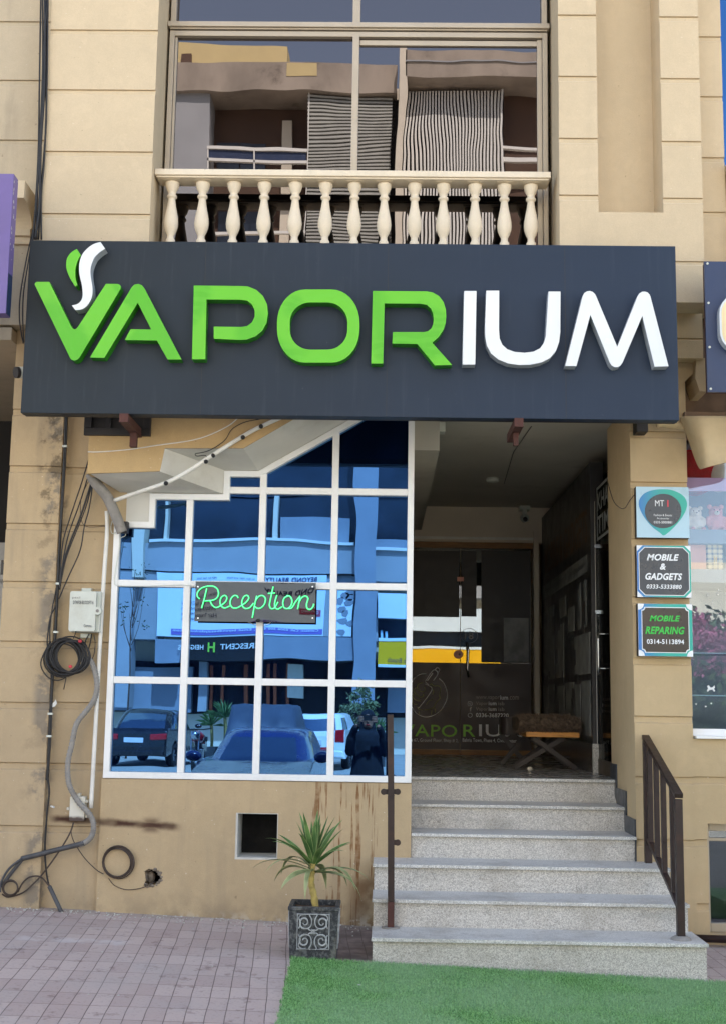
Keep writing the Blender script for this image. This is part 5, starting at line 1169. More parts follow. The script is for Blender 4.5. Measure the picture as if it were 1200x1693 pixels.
# rolled cloth awning
AW = thing('cloth_awning', 'beige cloth awning gathered and sagging above the toy shop window', 'awning', (2.1, -.2, 3.2))
grid = [[(1122, 690), (1130, 705), (1138, 728), (1146, 752), (1154, 772), (1158, 776)], [(1127, 688), (1137, 708), (1146, 730), (1153, 752), (1159, 770), (1161, 775)], [(1140, 688), (1148, 706), (1155, 728), (1160, 745), (1163, 764), (1164, 774)], [(1160, 688), (1163, 704), (1165, 722), (1166, 733), (1172, 758), (1175, 771)], [(1185, 688), (1186, 704), (1187, 722), (1187, 740), (1188, 756), (1189, 768)], [(1215, 688), (1215, 704), (1215, 722), (1215, 738), (1215, 752), (1215, 761)], [(1260, 688), (1260, 704), (1260, 722), (1260, 736), (1260, 748), (1260, 756)]]
Yc = [-.10, -.20, -.26, -.30, -.27, -.29, -.27]
m = MB(); nu, nv = len(grid), 6; vs = []
for i, col in enumerate(grid):
    for j, (x, y) in enumerate(col): vs.append(at(x, y, Yc[i] - .012 * math.sin(i * 2.2 + j) - .01 * j))
m.add(vs, [(i * nv + j, (i + 1) * nv + j, (i + 1) * nv + j + 1, i * nv + j + 1) for i in range(nu - 1) for j in range(nv - 1)])
cl = m.build('cloth', 'awning', AW, smooth=True, fix=False); sb = cl.modifiers.new('s', 'SUBSURF'); sb.levels = sb.render_levels = 2; sf = cl.modifiers.new('t', 'SOLIDIFY'); sf.thickness = .004
m = MB(); r_ = [.026 + .004 * math.sin(k * 2.1) for k in range(12)]; m.tube([at(1085 + k * 4.2, 699 + k * .5, -.10) for k in range(12)], r_, 12); m.build('rolled_end', 'awning', AW, smooth=True)
m = MB(); m.box(X(1131, 685, -.2), 5, -.2, -.14, Z(1160, 690, -.2), Z(1160, 681, -.2)); m.build('awning_rail', 'poster_text', AW)
m = MB(); c = at(1058, 704, -.06); m.box(c.x - .035, c.x + .035, -.12, -.001, c.z - .05, 3.3); tag(m.build('iron_bracket', 'black_iron', None, bevel=.003), 'short black bracket on the column top just under the sign', 'bracket')
# toy shop window
WY = .13; sw0 = CRX + .004; szb, szt = Z(1175, 1218, 0), 3.12
TW = thing('toy_shop_window', 'display window of the neighbouring toy shop at the right edge', 'shop window', (3, .15, 1.5))
m = MB(); m.box(sw0, 5, .06, .16, szb + .001, szb + .045); m.box(4.9, 5, .06, .16, szb + .046, szt); m.build('frame', 'white_frame', TW)
m = MB(); m.box(1.885, 5, -.03, .058, szb - .012, szb + .004); m.build('sill', 'white_frame', TW, bevel=.002)
m = MB(); m.box(sw0, 4.9, WY, WY + .008, szb + .046, szt); m.build('pane', 'glass_shop', TW)
m = MB(); m.box(sw0 - .05, 5, .82, .9, 1.0, 3.3); m.box(sw0, 5, .17, .9, 3.2, 3.3); m.box(sw0, 5, .17, .9, 1.2, 1.3); m.box(5, 5.1, .17, .9, 1.2, 3.2); m.build('display_back', 'shelf_grey', TW)
shz = Z(1170, 879, .3)
m = MB(); m.box(sw0, 4.9, .2, .84, shz - .09, shz); m.box(sw0, 4.9, .2, .84, Z(1170, 950, .3) - .06, Z(1170, 944, .3)); m.build('shelf', 'shelf_grey', TW)
m = MB()
for yy in (1079, 1149): z = Z(1170, yy, .2); m.box(sw0, 4.9, .2, .5, z - .006, z)
m.build('glass_shelf', 'sign_sky', TW)
m = MB(); m.box(sw0, 4.9, .30, .302, Z(1170, 812, .3), Z(1170, 790, .3)); m.build('lavender_strip', 'lavender', TW)
def bear(label, cx, cy, s, mat, Yb=.42):
    p = at(cx, cy, Yb); T = thing('teddy_bear', label, 'toy', (p.x, Yb, shz), 'soft toys in the shop window'); b = s
    zb_ = shz + .0
    m = MB(); bm_ = [(0, 0, .34, .30, .26, .34), (0, -.02, .80, .26, .23, .24), (-.30, -.10, .46, .10, .10, .20), (.30, -.10, .46, .10, .10, .20), (-.20, -.26, .12, .13, .24, .12), (.20, -.26, .12, .13, .24, .12)]
    for dx, dy, dz, rx, ry_, rz in bm_: m.ball((p.x + dx * b, Yb + dy * b, zb_ + dz * b), (rx * b, ry_ * b, rz * b), 14, 10)
    o = m.build('body', mat, T, smooth=True); rm = o.modifiers.new('r', 'REMESH'); rm.mode = 'VOXEL'; rm.voxel_size = .010; rm.use_smooth_shade = True
    for sx_ in (-1, 1): e = MB(); e.ball((p.x + sx_ * .21 * b, Yb, zb_ + 1.0 * b), (.09 * b, .05 * b, .09 * b), 10, 8); e.build('ear', mat, T, smooth=True)
    e = MB(); e.ball((p.x, Yb - .22 * b, zb_ + .75 * b), (.10 * b, .08 * b, .08 * b), 10, 8); mz = e.build('muzzle', 'bear_cream', T, smooth=True); e = MB(); e.ball((p.x, Yb - .30 * b, zb_ + .78 * b), .025 * b, 8, 6); e.build('nose', 'bear_dark', mz)
    for sx_ in (-1, 1): e = MB(); e.ball((p.x + sx_ * .10 * b, Yb - .225 * b, zb_ + .86 * b), .026 * b, 8, 6); e.build('eye', 'bear_dark', T)
    for sx_ in (-1, 1): e = MB(); e.ball((p.x + sx_ * .20 * b, Yb - .49 * b, zb_ + .13 * b), (.085 * b, .02 * b, .085 * b), 10, 8); e.build('foot_pad', 'bear_pink', T, smooth=True)
bear('cream teddy bear sitting on the shelf behind the top square sign', 1148, 850, .17, 'bear_cream')
bear('pink teddy bear sitting on the shelf at the right edge of the photo', 1182, 850, .18, 'bear_pink')
m = MB(); p = at(1150, 760, .55); m.ball((p.x, .6, p.z - .02), (.16, .14, .22), 16, 12); m.ball((p.x + .17, .58, p.z - .05), (.05, .05, .05), 12, 8); m.box(p.x - .14, p.x + .2, .5, .72, Z(1150, 800, .6), Z(1150, 785, .6)); o = m.build('red_plush_toy', 'red_plush', None, smooth=True); rm = o.modifiers.new('r', 'REMESH'); rm.mode = 'VOXEL'; rm.voxel_size = .012; rm.use_smooth_shade = True
tag(o, 'large red plush toy half hidden behind the cloth awning', 'toy')
m = MB(); p = at(1190, 785, .5); m.ball((p.x, .55, p.z), (.085, .08, .11), 14, 10); m.ball((p.x + .03, .53, p.z + .13), (.06, .06, .06), 12, 8); o = m.build('plush_toy', 'bear_cream', None, smooth=True); rm = o.modifiers.new('r', 'REMESH'); rm.mode = 'VOXEL'; rm.voxel_size = .012; rm.use_smooth_shade = True; tag(o, 'cream plush toy above the bears beside the red toy', 'toy')
for (x0, x1, mt, lab) in ((1140, 1166, 'peach_box', 'plain peach gift box on the toy shop shelf'), (1169, 1194, 'plaid', 'plaid gift box with a gold mark beside the peach box')):
    a_, b_ = at(x0, 943, .26), at(x1, 900, .26); m = MB(); m.box(a_.x, b_.x, .26, .30, a_.z + .002, b_.z); o = tag(m.build('gift_box', mt, None, bevel=.002), lab, 'gift box')
    if mt == 'plaid': g = MB(); g.box((a_.x + b_.x) / 2 - .008, (a_.x + b_.x) / 2 - .003, .257, .2595, a_.z + .05, a_.z + .09); g.box((a_.x + b_.x) / 2 + .003, (a_.x + b_.x) / 2 + .008, .257, .2595, a_.z + .055, a_.z + .085); g.build('gold_mark', 'gold', o)
# white bow shaped emblem and silver chain stickers on the glass
m = MB()
for pts in ([(1168, 1134), (1171, 1133), (1174, 1137), (1178, 1136), (1180, 1133), (1181, 1137), (1179, 1139), (1181, 1141), (1180, 1144), (1177, 1140), (1172, 1141), (1169, 1144), (1168, 1141), (1170, 1139)],): m.prism([pp(pts, WY - .003)], WY - .004, WY - .001)
for x, y in ((1169, 984), (1177, 996), (1186, 983), (1187, 975), (1150, 1164), (1166, 1168), (1175, 1163)): c = at(x, y, WY - .003); m.prism([[(c.x + .005 * math.cos(k), c.z + .005 * math.sin(k)) for k in range(6)]], WY - .004, WY - .001)
m.build('window_sticker', 'sign_white_ink', TW)

# grit and crumbs lying on the pavers
m = MB(); rng = random.Random(77)
for k in range(330):
    if k < 300: x = rng.uniform(-2.5, -.05); y = -.02 - abs(rng.gauss(0, .09))
    else: x = rng.uniform(-2.6, -.5); y = rng.uniform(-1.9, -.05)
    if x > -.55 and x < -.2 and y < -.66: continue
    s_ = rng.uniform(.002, .0065) * (1 if rng.random() < .93 else 1.8); m.ball((x, y, groundz(x, y) + s_ * .3), (s_, s_ * rng.uniform(.6, 1.2), s_ * .55), 5, 3)
kindof(tag(m.build('grit', 'vent_lining', None), 'loose grit and crumbs scattered on the pavers along the wall foot', 'grit'), 'stuff')
# ------------------------------------------------------------------ across the street (seen mirrored in the glass)
def LO(px, py, v):
    p = at(px, py, v - 7.8); q = p - 2 * ((p - GP).dot(GN)) * GN; return q
def UPX(px, py, v):
    p = at(px, py, v - 7.8); return Vector((p.x, 2 * ug - p.y, p.z))
V0 = 44.0; OY = -36.1
simple('opp_wall', (226, 216, 196), .85, .06, .8, .2, 30, dirt=((190, 180, 160), .3))
simple('opp_grey', (164, 166, 168), .85, .06, .8, .2, 30)
simple('opp_panel', (140, 148, 158), .6, .06, 1, .05, 30)
simple('opp_glass', (40, 48, 60), .12, .3, 1, 0)
simple('opp_concrete', (164, 152, 138), .9, .2, .9, .3, 20, dirt=((84, 74, 66), .85), stretch=(1, 1, .5))
simple('opp_yellow', (214, 194, 142), .85, .05, 1, .1, 20)
simple('opp_brown', (92, 70, 56), .8, .15, 1, .1, 20)
simple('opp_louvre', (176, 176, 168), .5, .08, 2, 0)
simple('opp_slat', (232, 230, 222), .5, .04, 2, 0)
simple('opp_dark', (30, 27, 26), .85, .2, 1, .1)
simple('bank_yellow', (250, 190, 20), .4, .04, 1, 0)
simple('banner', (226, 240, 246), .5, .03, 1, 0)
simple('banner_navy', (26, 44, 96), .5, .03, 1, 0)
simple('banner_violet', (128, 112, 190), .5, .03, 1, 0)
simple('banner_mauve', (178, 74, 100), .5, .03, 1, 0)
simple('orange_wood', (186, 92, 50), .6, .1, 3, .05)
simple('car_black', (14, 12, 16), .25, .08, 2, 0, coat=.8)
simple('car_white', (246, 248, 248), .25, .03, 2, 0, coat=.6)
simple('car_blue', (28, 44, 96), .25, .06, 2, 0, coat=.8)
simple('car_glass', (120, 138, 156), .05, .05, 2, 0, metal=.9)
simple('tyre', (28, 28, 28), .85, .1, 20, .2)
simple('rim', (170, 172, 176), .3, .05, 9, 0, metal=.8)
simple('lamp_red', (190, 22, 34), .2, .05, 4, 0, coat=.6)
simple('plate_white', (224, 226, 228), .5, .04, 9, 0)
simple('tarp', (66, 74, 88), .6, .12, 2, .4, 6)
simple('tank_red', (186, 24, 34), .25, .05, 3, 0, coat=.6)
OB = thing('apartment_block', 'sunlit block of flats with shop banners across the street, seen only mirrored in the glass', 'building', (0, OY - 4, -.1))
def ob(mb, px0, px1, py0, py1, d0, d1, f=LO, mi=None):
    a_ = f(px0, (py0 + py1) / 2, V0).x; b_ = f(px1, (py0 + py1) / 2, V0).x; c_ = f((px0 + px1) / 2, py1, V0).z; e_ = f((px0 + px1) / 2, py0, V0).z
    mb.box(a_, b_, OY + d0, OY + d1, c_, e_, mi)
def obj1(name, mat, L, parent=OB, f=LO, **k):
    m = MB()
    for r in L: ob(m, *r, f=f)
    return m.build(name, mat, parent, **k)
m = MB(); ztop = UPX(400, 112, V0).z; m.box(-17, 9.2, OY - 9, OY - 1.5, -.3, ztop - .02); m.build('rear_mass', 'opp_wall', OB)
m = MB()
zlow = LO(500, 700, V0).z; zup = UPX(500, 440, V0).z
m.box(-17, 9.2, OY - 1.49, OY, zlow, zup)
m.build('mid_wall', 'opp_wall', OB)
obj1('banded_wall', 'opp_grey', [(120, 585, 897, 945, -1.4, 0), (622, 860, 909, 960, -1.4, 0), (120, 262, 945, 1055, -1.4, -.1), (538, 556, 945, 1055, -1.4, -.1), (556, 624, 950, 1060, -1.3, -.2)])
obj1('pillar', 'opp_panel', [(585, 622, 690, 1170, -.5, .45)]); obj1('pillar', 'opp_wall', [(228, 247, 690, 960, -.5, .4)]); obj1('pillar', 'opp_grey', [(196, 222, 950, 1172, -.5, .35)])
obj1('dark_reflection_band', 'opp_glass', [(120, 860, 690, 817.8, -1.4, -.45)]); obj1('window_band', 'opp_glass', [(120, 585, 818, 897, -1.0, -.5)]); obj1('window_band', 'opp_glass', [(622, 860, 818, 909, -1.0, -.5)])  # top band coloured dark to stand for the mirrored back of the sign
obj1('sill', 'opp_slat', [(250, 583, 893, 897.5, -.4, .12)]); obj1('sill', 'opp_slat', [(622, 700, 905, 909.5, -.4, .12)])
obj1('window_post', 'opp_wall', [(272, 277, 818, 893, -.5, .0)]); obj1('window_post', 'opp_wall', [(455, 462, 818, 893, -.5, .0)]); obj1('lower_glazing', 'opp_panel', [(465, 575, 855, 893, -.49, -.3)]); obj1('lower_glazing', 'opp_panel', [(622, 690, 890, 905, -.49, -.3)])
obj1('shadow_band', 'opp_dark', [(262, 585, 941, 949, -.2, -.02)])
BN_ = obj1('clinic_banner', 'banner', [(262, 538, 949, 1053, -.1, .12)])
def bt(s, x1, x0, y0, y1, mt, par, d=.135, **k):   # written facing us, so it starts at the larger X
    a_ = LO(x1, y1, V0); b_ = LO(x0, y1, V0); t_ = LO(x1, y0, V0)
    return text(s, (a_.x, OY + d, a_.z), (-1, 0, 0), (0, 0, 1), a_.x - b_.x, t_.z - a_.z, mt, 'lettering', par, ext=.01, **k)
bt('BEYOND BEAUTY', 522, 444, 954, 962, 'banner_navy', BN_, bold=.02); bt('BEYOND BEAUTY', 522, 430, 975, 984, 'banner_navy', BN_, bold=.02)
bt('for Skin, Hair and Nails', 425, 378, 956, 960, 'banner_navy', BN_); bt('PRP for hair loss', 360, 325, 956, 960, 'banner_navy', BN_)
for i, s_ in enumerate(('Skin Clinic', 'Laser and Skin', 'Aesthetics', 'Hair Treatment')): bt(s_, 345, 300, 997 + i * 8, 1001.5 + i * 8, 'banner_navy', BN_)
obj1('pill_panel', 'banner_mauve', [(482, 532, 1008, 1020, .12, .14)], BN_); bt('DR. ERUM RAFIQ', 528, 486, 1011, 1017, 'banner', BN_, .155)
obj1('contact_strip', 'banner_violet', [(283, 536, 1041, 1050, .12, .14)], BN_); bt('Contact: Cell: 0306 500 4321, Email: beyondbeautyskinlounge.com', 530, 286, 1043, 1048, 'banner', BN_, .155, bold=.01)
FP = obj1('flower_panel', 'banner', [(557, 580, 973, 1055, .0, .15)])
m = MB()
rng = random.Random(8)
for k in range(10): c = LO(rng.uniform(560, 577), rng.uniform(978, 1050), V0); m.prism([[(c.x + rng.uniform(.1, .2) * math.cos(q_), c.z + rng.uniform(.08, .16) * math.sin(q_)) for q_ in range(6)]], OY + .15, OY + .165)
m.build('petals', 'opp_panel', FP)
CS = obj1('entrance_sign', 'opp_dark', [(312, 432, 1054, 1093, -.3, .3)]); bt('CRESCENT', 431, 369, 1066, 1075, 'opp_slat', CS, .315, bold=.02); bt('HEIGHTS', 340, 296, 1066, 1075, 'opp_slat', CS, .315, bold=.02); bt('H', 361, 348, 1062, 1079, 'decal_green', CS, .315, bold=.03)
obj1('grey_panel', 'opp_panel', [(258, 300, 1056, 1095, -.2, .2)]); obj1('grey_panel', 'opp_panel', [(436, 582, 1056, 1093, -.2, .2)])
obj1('white_panel', 'banner', [(624, 860, 982, 1027, -.2, .1)]); obj1('window_band', 'opp_glass', [(624, 860, 1027, 1057, -.8, -.4)]); obj1('balcony_bottle', 'sign_sky', [(628, 632, 1044, 1055, -.3, -.2)]); obj1('balcony_bottle', 'sign_sky', [(636, 640, 1045, 1055, -.3, -.2)])
YS = obj1('bank_sign', 'bank_yellow', [(624, 860, 1063, 1102, -.2, .3)]); obj1('white_edge', 'banner', [(624, 860, 1058, 1063, -.2, .32)], YS); obj1('white_edge', 'banner', [(624, 860, 1102, 1106, -.2, .32)], YS); bt('Civic Center Town Branch', 730, 640, 1090, 1098, 'banner_navy', YS, .335)
obj1('shop_recess', 'opp_dark', [(120, 860, 1093, 1185, -3, -1.2)]); obj1('stone_pier', 'opp_grey', [(325, 340, 1093, 1178, -1.19, -.5)]); obj1('stone_pier', 'opp_wall', [(474, 500, 1100, 1150, -1.19, -.6)])
for x in (343, 365, 403, 437, 448, 470): obj1('door_frame', 'orange_wood', [(x, x + 5, 1098, 1178, -1.15, -.9)])
obj1('shop_shutter', 'opp_panel', [(120, 312, 1100, 1178, -1.19, -.8)]); obj1('shop_shutter', 'opp_panel', [(640, 860, 1125, 1180, -1.19, -.8)])
# upper floors
U_ = dict(f=UPX)
obj1('upper_wall', 'opp_grey', [(150, 343, 150, 460, -1.4, 0)], **U_); obj1('parapet', 'opp_concrete', [(150, 655, 112, 157, -1.4, .25)], **U_)
m = MB(); pz0, pz1 = UPX(400, 112, V0).z, UPX(400, 62, V0).z; m.box(UPX(200, 90, V0).x, UPX(470, 90, V0).x, OY - 5, OY - 1.2, pz0 - .3, pz1 + .3); PH = m.build('penthouse', 'opp_yellow', OB)
m = MB(); ob(m, 294, 311, 68, 82, -1.2, -1.1, UPX); m.build('vent_window', 'opp_brown', PH)
obj1('loggia_back', 'opp_brown', [(343, 508, 157, 460, -1.45, -1.3)], **U_); obj1('loggia_pier', 'opp_wall', [(460, 478, 180, 460, -1.29, -1.0)], **U_)
for x0, x1 in ((352, 392), (394, 434)): obj1('loggia_window', 'opp_glass', [(x0, x1, 213, 262, -1.29, -1.2)], **U_)
obj1('loggia_window', 'opp_glass', [(352, 434, 330, 400, -1.29, -1.2)], **U_)
obj1('white_railing', 'opp_slat', [(342, 508, 243, 248, -.1, .05), (342, 508, 264, 269, -.1, .05), (342, 344, 248, 290, -.1, .05), (421, 423, 248, 290, -.1, .05), (342, 508, 386, 391, -.1, .05)], **U_)
obj1('railing_glass', 'neighbour_blue', [(345, 506, 249, 263, -.08, -.02)], **U_)
obj1('louvre_back', 'opp_dark', [(508, 655, 157, 460, -1.4, -.3)], **U_)
m = MB()
yy = 155
while yy < 440: ob(m, 509, 648, yy, yy + 3.1, -.29, .02, UPX); yy += 5.9
m.build('louvre_slats', 'opp_louvre', OB); obj1('louvre_edge', 'opp_slat', [(507.5, 509, 153, 440, -.29, .04)], **U_)
obj1('corner_pier', 'opp_wall', [(656, 667, 100, 460, -1.0, .9)], **U_); obj1('corner_parapet', 'opp_concrete', [(667, 940, 105, 147, -1.0, .9)], **U_); obj1('corner_parapet', 'opp_grey', [(667, 940, 122, 124, .9, .95)], **U_)
obj1('slat_back', 'opp_dark', [(667, 835, 147, 460, -1.0, -.3)], **U_)
m = MB(); x = 669
while x < 830: ob(m, x, x + 2.9, 153, 440, -.29, .1, UPX); x += 5.5
m.build('vertical_slats', 'opp_slat', OB)
obj1('dark_bay', 'opp_brown', [(835, 940, 147, 460, -1.0, -.6)], **U_); obj1('white_railing', 'opp_slat', [(830, 940, 246, 250, -.1, .05), (830, 940, 262, 269, -.1, .05), (828, 831, 153, 440, -.1, .2)], **U_)
m = MB(); a_ = UPX(474, 135, V0); b_ = UPX(525, 116, V0)
rg = MB(); ob(rg, 475, 526, 115, 137, .251, .27, UPX); rg.build('hung_rug', 'opp_yellow', OB)
# plain building further along, behind the trees
m = MB(); m.box(9.4, 40, -52, -40, -.3, 7); tag(m.build('low_building', 'opp_wall', None), 'low pale building behind the trees across the street, seen only as a reflection', 'building')

# ------------------------------------------------------------------ vehicles
def wheel(par, x, y, r=.31, w=.19):
    m = MB(); pr_ = [(r * .62, -w / 2), (r * .93, -w / 2), (r, -w * .3), (r, w * .3), (r * .93, w / 2), (r * .62, w / 2)]; n = 20; vs = [(x + a * math.cos(2 * math.pi * k / n), y + b, r + a * math.sin(2 * math.pi * k / n)) for a, b in pr_ for k in range(n)]
    q = len(pr_); m.add(vs, [(i * n + k, i * n + (k + 1) % n, ((i + 1) % q) * n + (k + 1) % n, ((i + 1) % q) * n + k) for i in range(q) for k in range(n)]); W_ = m.build('wheel', 'tyre', par)
    m = MB(); m.tube([(x, y - w * .35, r), (x, y + w * .35, r)], r * .25, 10)
    for k in range(7): a = k * .8976; m.bar((x, y, r), (x + r * .62 * math.cos(a), y, r + r * .62 * math.sin(a)), .045, w * .7, up=(0, 1, 0))
    m.build('rim', 'rim', W_)
def car(label, pos, yaw, paint, kind='sedan', L=4.4, Wd=1.72, Hh=1.46):
    M = Matrix.Translation(Vector(pos)) @ Matrix.Rotation(yaw, 4, 'Z')
    T = thing('parked_car', label, 'car', (0, 0, 0), 'cars parked across the street'); T.matrix_world = M; PINV[T.name] = Matrix()
    h = L / 2; wb_ = L * .29; r = .31
    def archp(cx): return [(cx + (r + .05) * math.cos(math.radians(a)), r + (r + .05) * math.sin(math.radians(a)) * 1.0) for a in range(170, 9, -20)]
    if kind == 'sedan': topl = [(h, .45), (h - .03, .66), (h - .25, .76), (h * .42, .93), (-h * .62, .97), (-h + .1, .98), (-h, .90), (-h - .02, .55)]
    else: topl = [(h, .45), (h - .03, .68), (h - .2, .80), (h * .48, .95), (-h * .5, 1.0), (-h + .05, 1.0), (-h, .85), (-h - .02, .5)]
    low = [(-h, .28)] + [(x, max(.22, z)) for x, z in archp(-wb_)] + [(x, max(.22, z)) for x, z in archp(wb_)] + [(h, .28)]
    m = MB(); prof_ = [(x, z) for x, z in low] + topl
    m.prism([prof_], -Wd / 2, Wd / 2); bo = m.build('body', paint, T, bevel=.09); bo.modifiers['bevel'].segments = 4
    if kind == 'sedan': g0, g1, t0_, t1_ = (h * .44, -h * .72), None, (h * .08, -h * .38), None
    else: g0, t0_ = (h * .50, -h + .06), (h * .12, -h + .28)
    zb_, zr = .95, Hh - .035; wb2, wt = Wd / 2 - .04, Wd / 2 - .20
    lv = [0, .25, .5, .75, .86, .93, .975, 1.0]; nn = 40; vs = []
    for t in lv:
        e_ = min(t, .9) / .9; sh = 1 - max(0, t - .86) ** 1.5 * 5.0
        xa = g0[0] + (t0_[0] - g0[0]) * e_ ** .9; xb = g0[1] + (t0_[1] - g0[1]) * e_ ** 1.2; yw = (wb2 + (wt - wb2) * e_ ** 1.3) * sh; cx_ = (xa + xb) / 2; hx_ = (xa - xb) / 2 * sh; z = zb_ - .03 + (Hh - zb_ + .03) * (t if t < .86 else .86 + .14 * math.sin((t - .86) / .14 * 1.5708))
        for k in range(nn):
            a = 2 * math.pi * k / nn; c_, s_ = math.cos(a), math.sin(a); vs.append((cx_ + hx_ * math.copysign(abs(c_) ** .42, c_), yw * math.copysign(abs(s_) ** .42, s_), z))
    gf, rf = [], []
    for i in range(len(lv) - 1):
        for k in range(nn):
            f_ = (i * nn + k, i * nn + (k + 1) % nn, (i + 1) * nn + (k + 1) % nn, (i + 1) * nn + k); am = (k + .5) / nn * 360 % 180; pil = 28 < am < 50 or 130 < am < 152 or 84 < am < 96
            (rf if (i >= 3 or pil) else gf).append(f_)
    rf.append(tuple((len(lv) - 1) * nn + k for k in range(nn)))
    m = MB(); m.add(vs, gf); m.build('window', 'car_glass', T, smooth=True, fix=False); m = MB(); m.add(vs, rf); m.build('roof', paint, T, smooth=True, fix=False)
    for sx_ in (-wb_, wb_):
        for sy_ in (-1, 1): wheel(T, sx_, sy_ * (Wd / 2 - .11))
    for sy_ in (-1, 1):
        m = MB(); lh = (.72, .86) if kind == 'sedan' else (.68, 1.02); m.box(-h - .03, -h + .10, sy_ * (Wd / 2 - (.48 if kind == 'sedan' else .26)), sy_ * (Wd / 2 - .01), lh[0], lh[1]); m.build('tail_lamp', 'lamp_red', T, bevel=.02)
        m = MB(); m.box(h - .14, h + .015, sy_ * (Wd / 2 - .38), sy_ * (Wd / 2 - .04), .60, .70); m.build('headlight', 'chrome', T, bevel=.02)
        m = MB(); m.ball((g0[0] - .18, sy_ * (Wd / 2 + .09), 1.0), (.06, .10, .065), 12, 8); m.build('side_mirror', paint, T, smooth=True)
    m = MB(); m.box(-h - .035, -h - .01, -.22, .22, .60, .74) if kind != 'sedan' else m.box(-h - .035, -h - .01, -.22, .22, .66, .78); m.build('number_plate', 'plate_white', T)
    m = MB(); m.box(-h - .05, -h + .1, -Wd / 2 + .05, Wd / 2 - .05, .30, .46); m.box(h - .1, h + .03, -Wd / 2 + .05, Wd / 2 - .05, .30, .46); m.build('bumper', paint, T, bevel=.03)
    return T
def spot(px, v): 
    q = LO(px, 1200, v); return q
q = spot(238, 33); car('black sedan with red tail lamps parked beside the motorbike, mirrored in the lower left panes', (q.x, q.y - 2.1, -.12), math.radians(-90 + 6), 'car_black', Wd=1.74)
q = spot(540, 33.5); car('white hatchback seen from behind, mirrored in the lower right panes', (q.x, q.y - 1.8, -.12), math.radians(-90 + 9), 'car_white', 'hatch', 3.7, 1.66, 1.5)
q = spot(436, 16); car('dark blue car parked nose towards the shop, mirrored at the bottom of the window', (q.x, q.y - .5, -.12), math.radians(90 + 2), 'car_blue', 'hatch', 4.1, 1.40, 1.33)
# tarpaulin covered car
q = spot(430, 28); m = MB(); nu, nv = 30, 22; vs = []
for j in range(nv):
    for i in range(nu):
        u = i / (nu - 1) * 2 - 1; v_ = j / (nv - 1) * 2 - 1
        x = u * .95; y = v_ * 2.15
        hgt = 1.66 * (1 - max(0, abs(u) - .72) ** 1.1 * 2.9) * (1 - max(0, abs(v_) - .55) ** 1.2 * 1.05)
        hgt = max(.12, hgt) + .035 * noise.noise(Vector((u * 4, v_ * 5, 1))) + .02 * math.sin(u * 13 + v_ * 3)
        if abs(u) > .985 or abs(v_) > .985: hgt = .12
        vs.append((q.x + x * (1 + .03 * math.sin(j)), q.y - 2.15 + y, -.12 + hgt))
m.add(vs, [(j * nu + i, j * nu + i + 1, (j + 1) * nu + i + 1, (j + 1) * nu + i) for j in range(nv - 1) for i in range(nu - 1)])
tag(m.build('covered_car', 'tarp', None, smooth=True, fix=False), 'car under a grey tarpaulin between the motorbike and the white hatchback, mirrored in the window', 'covered car')
# motorbike
q = spot(329, 30.5); MK = thing('motorbike', 'black motorbike with a red tank parked beside the black sedan, mirrored in the window', 'motorbike', (q.x, q.y, -.12)); gx_, gy_, g_ = q.x, q.y, -.12
def bikepart(n_, mt, fn, **k): m = MB(); fn(m); return m.build(n_, mt, MK, **k)
for dy in (-.62, .62):
    w_ = bikepart('wheel', 'tyre', lambda m: m.tube([(gx_, gy_ + dy + .27 * math.cos(a * .3142), g_ + .30 + .27 * math.sin(a * .3142)) for a in range(20)], .045, 8, True), smooth=True)
    m = MB(); m.tube([(gx_ - .06, gy_ + dy, g_ + .3), (gx_ + .06, gy_ + dy, g_ + .3)], .05, 10)
    for k in range(6): m.tube([(gx_, gy_ + dy, g_ + .3), (gx_, gy_ + dy + .25 * math.cos(k * 1.047), g_ + .3 + .25 * math.sin(k * 1.047))], .008, 5)
    m.build('rim', 'rim', w_)
bikepart('tank', 'tank_red', lambda m: m.ball((gx_, gy_ + .18, g_ + .86), (.15, .28, .13), 14, 10), smooth=True)
bikepart('seat', 'tyre', lambda m: m.prism([rbox(gy_ - .62, gy_ - .05, g_ + .76, g_ + .86, .04)], gx_ - .12, gx_ + .12, 'x'), bevel=.02)
bikepart('engine', 'rim', lambda m: (m.box(gx_ - .12, gx_ + .12, gy_ - .12, gy_ + .22, g_ + .32, g_ + .60), m.tube([(gx_ + .12, gy_ + .1, g_ + .35), (gx_ + .16, gy_ - .7, g_ + .36)], .04, 8)), bevel=.01)
bikepart('fork', 'chrome', lambda m: [m.tube([(gx_ + s_, gy_ + .62, g_ + .3), (gx_ + s_, gy_ + .46, g_ + .98)], .02, 8) for s_ in (-.08, .08)])
bikepart('handlebar', 'black_iron', lambda m: m.tube([(gx_ - .34, gy_ + .32, g_ + 1.06), (gx_ - .15, gy_ + .44, g_ + 1.02), (gx_ + .15, gy_ + .44, g_ + 1.02), (gx_ + .34, gy_ + .32, g_ + 1.06)], .014, 8))
bikepart('headlight', 'chrome', lambda m: m.ball((gx_, gy_ + .56, g_ + .9), (.09, .08, .09), 12, 8), smooth=True)
bikepart('tail_lamp', 'lamp_red', lambda m: m.box(gx_ - .06, gx_ + .06, gy_ - .70, gy_ - .64, g_ + .70, g_ + .77))
bikepart('frame', 'black_iron', lambda m: (m.bar((gx_, gy_ + .45, g_ + .9), (gx_, gy_ + .1, g_ + .35), .05), m.bar((gx_, gy_ + .4, g_ + .8), (gx_, gy_ - .6, g_ + .74), .05), m.bar((gx_, gy_ - .1, g_ + .4), (gx_, gy_ - .62, g_ + .3), .04), m.bar((gx_, gy_ - .3, g_ + .75), (gx_, gy_ - .62, g_ + .32), .04)))

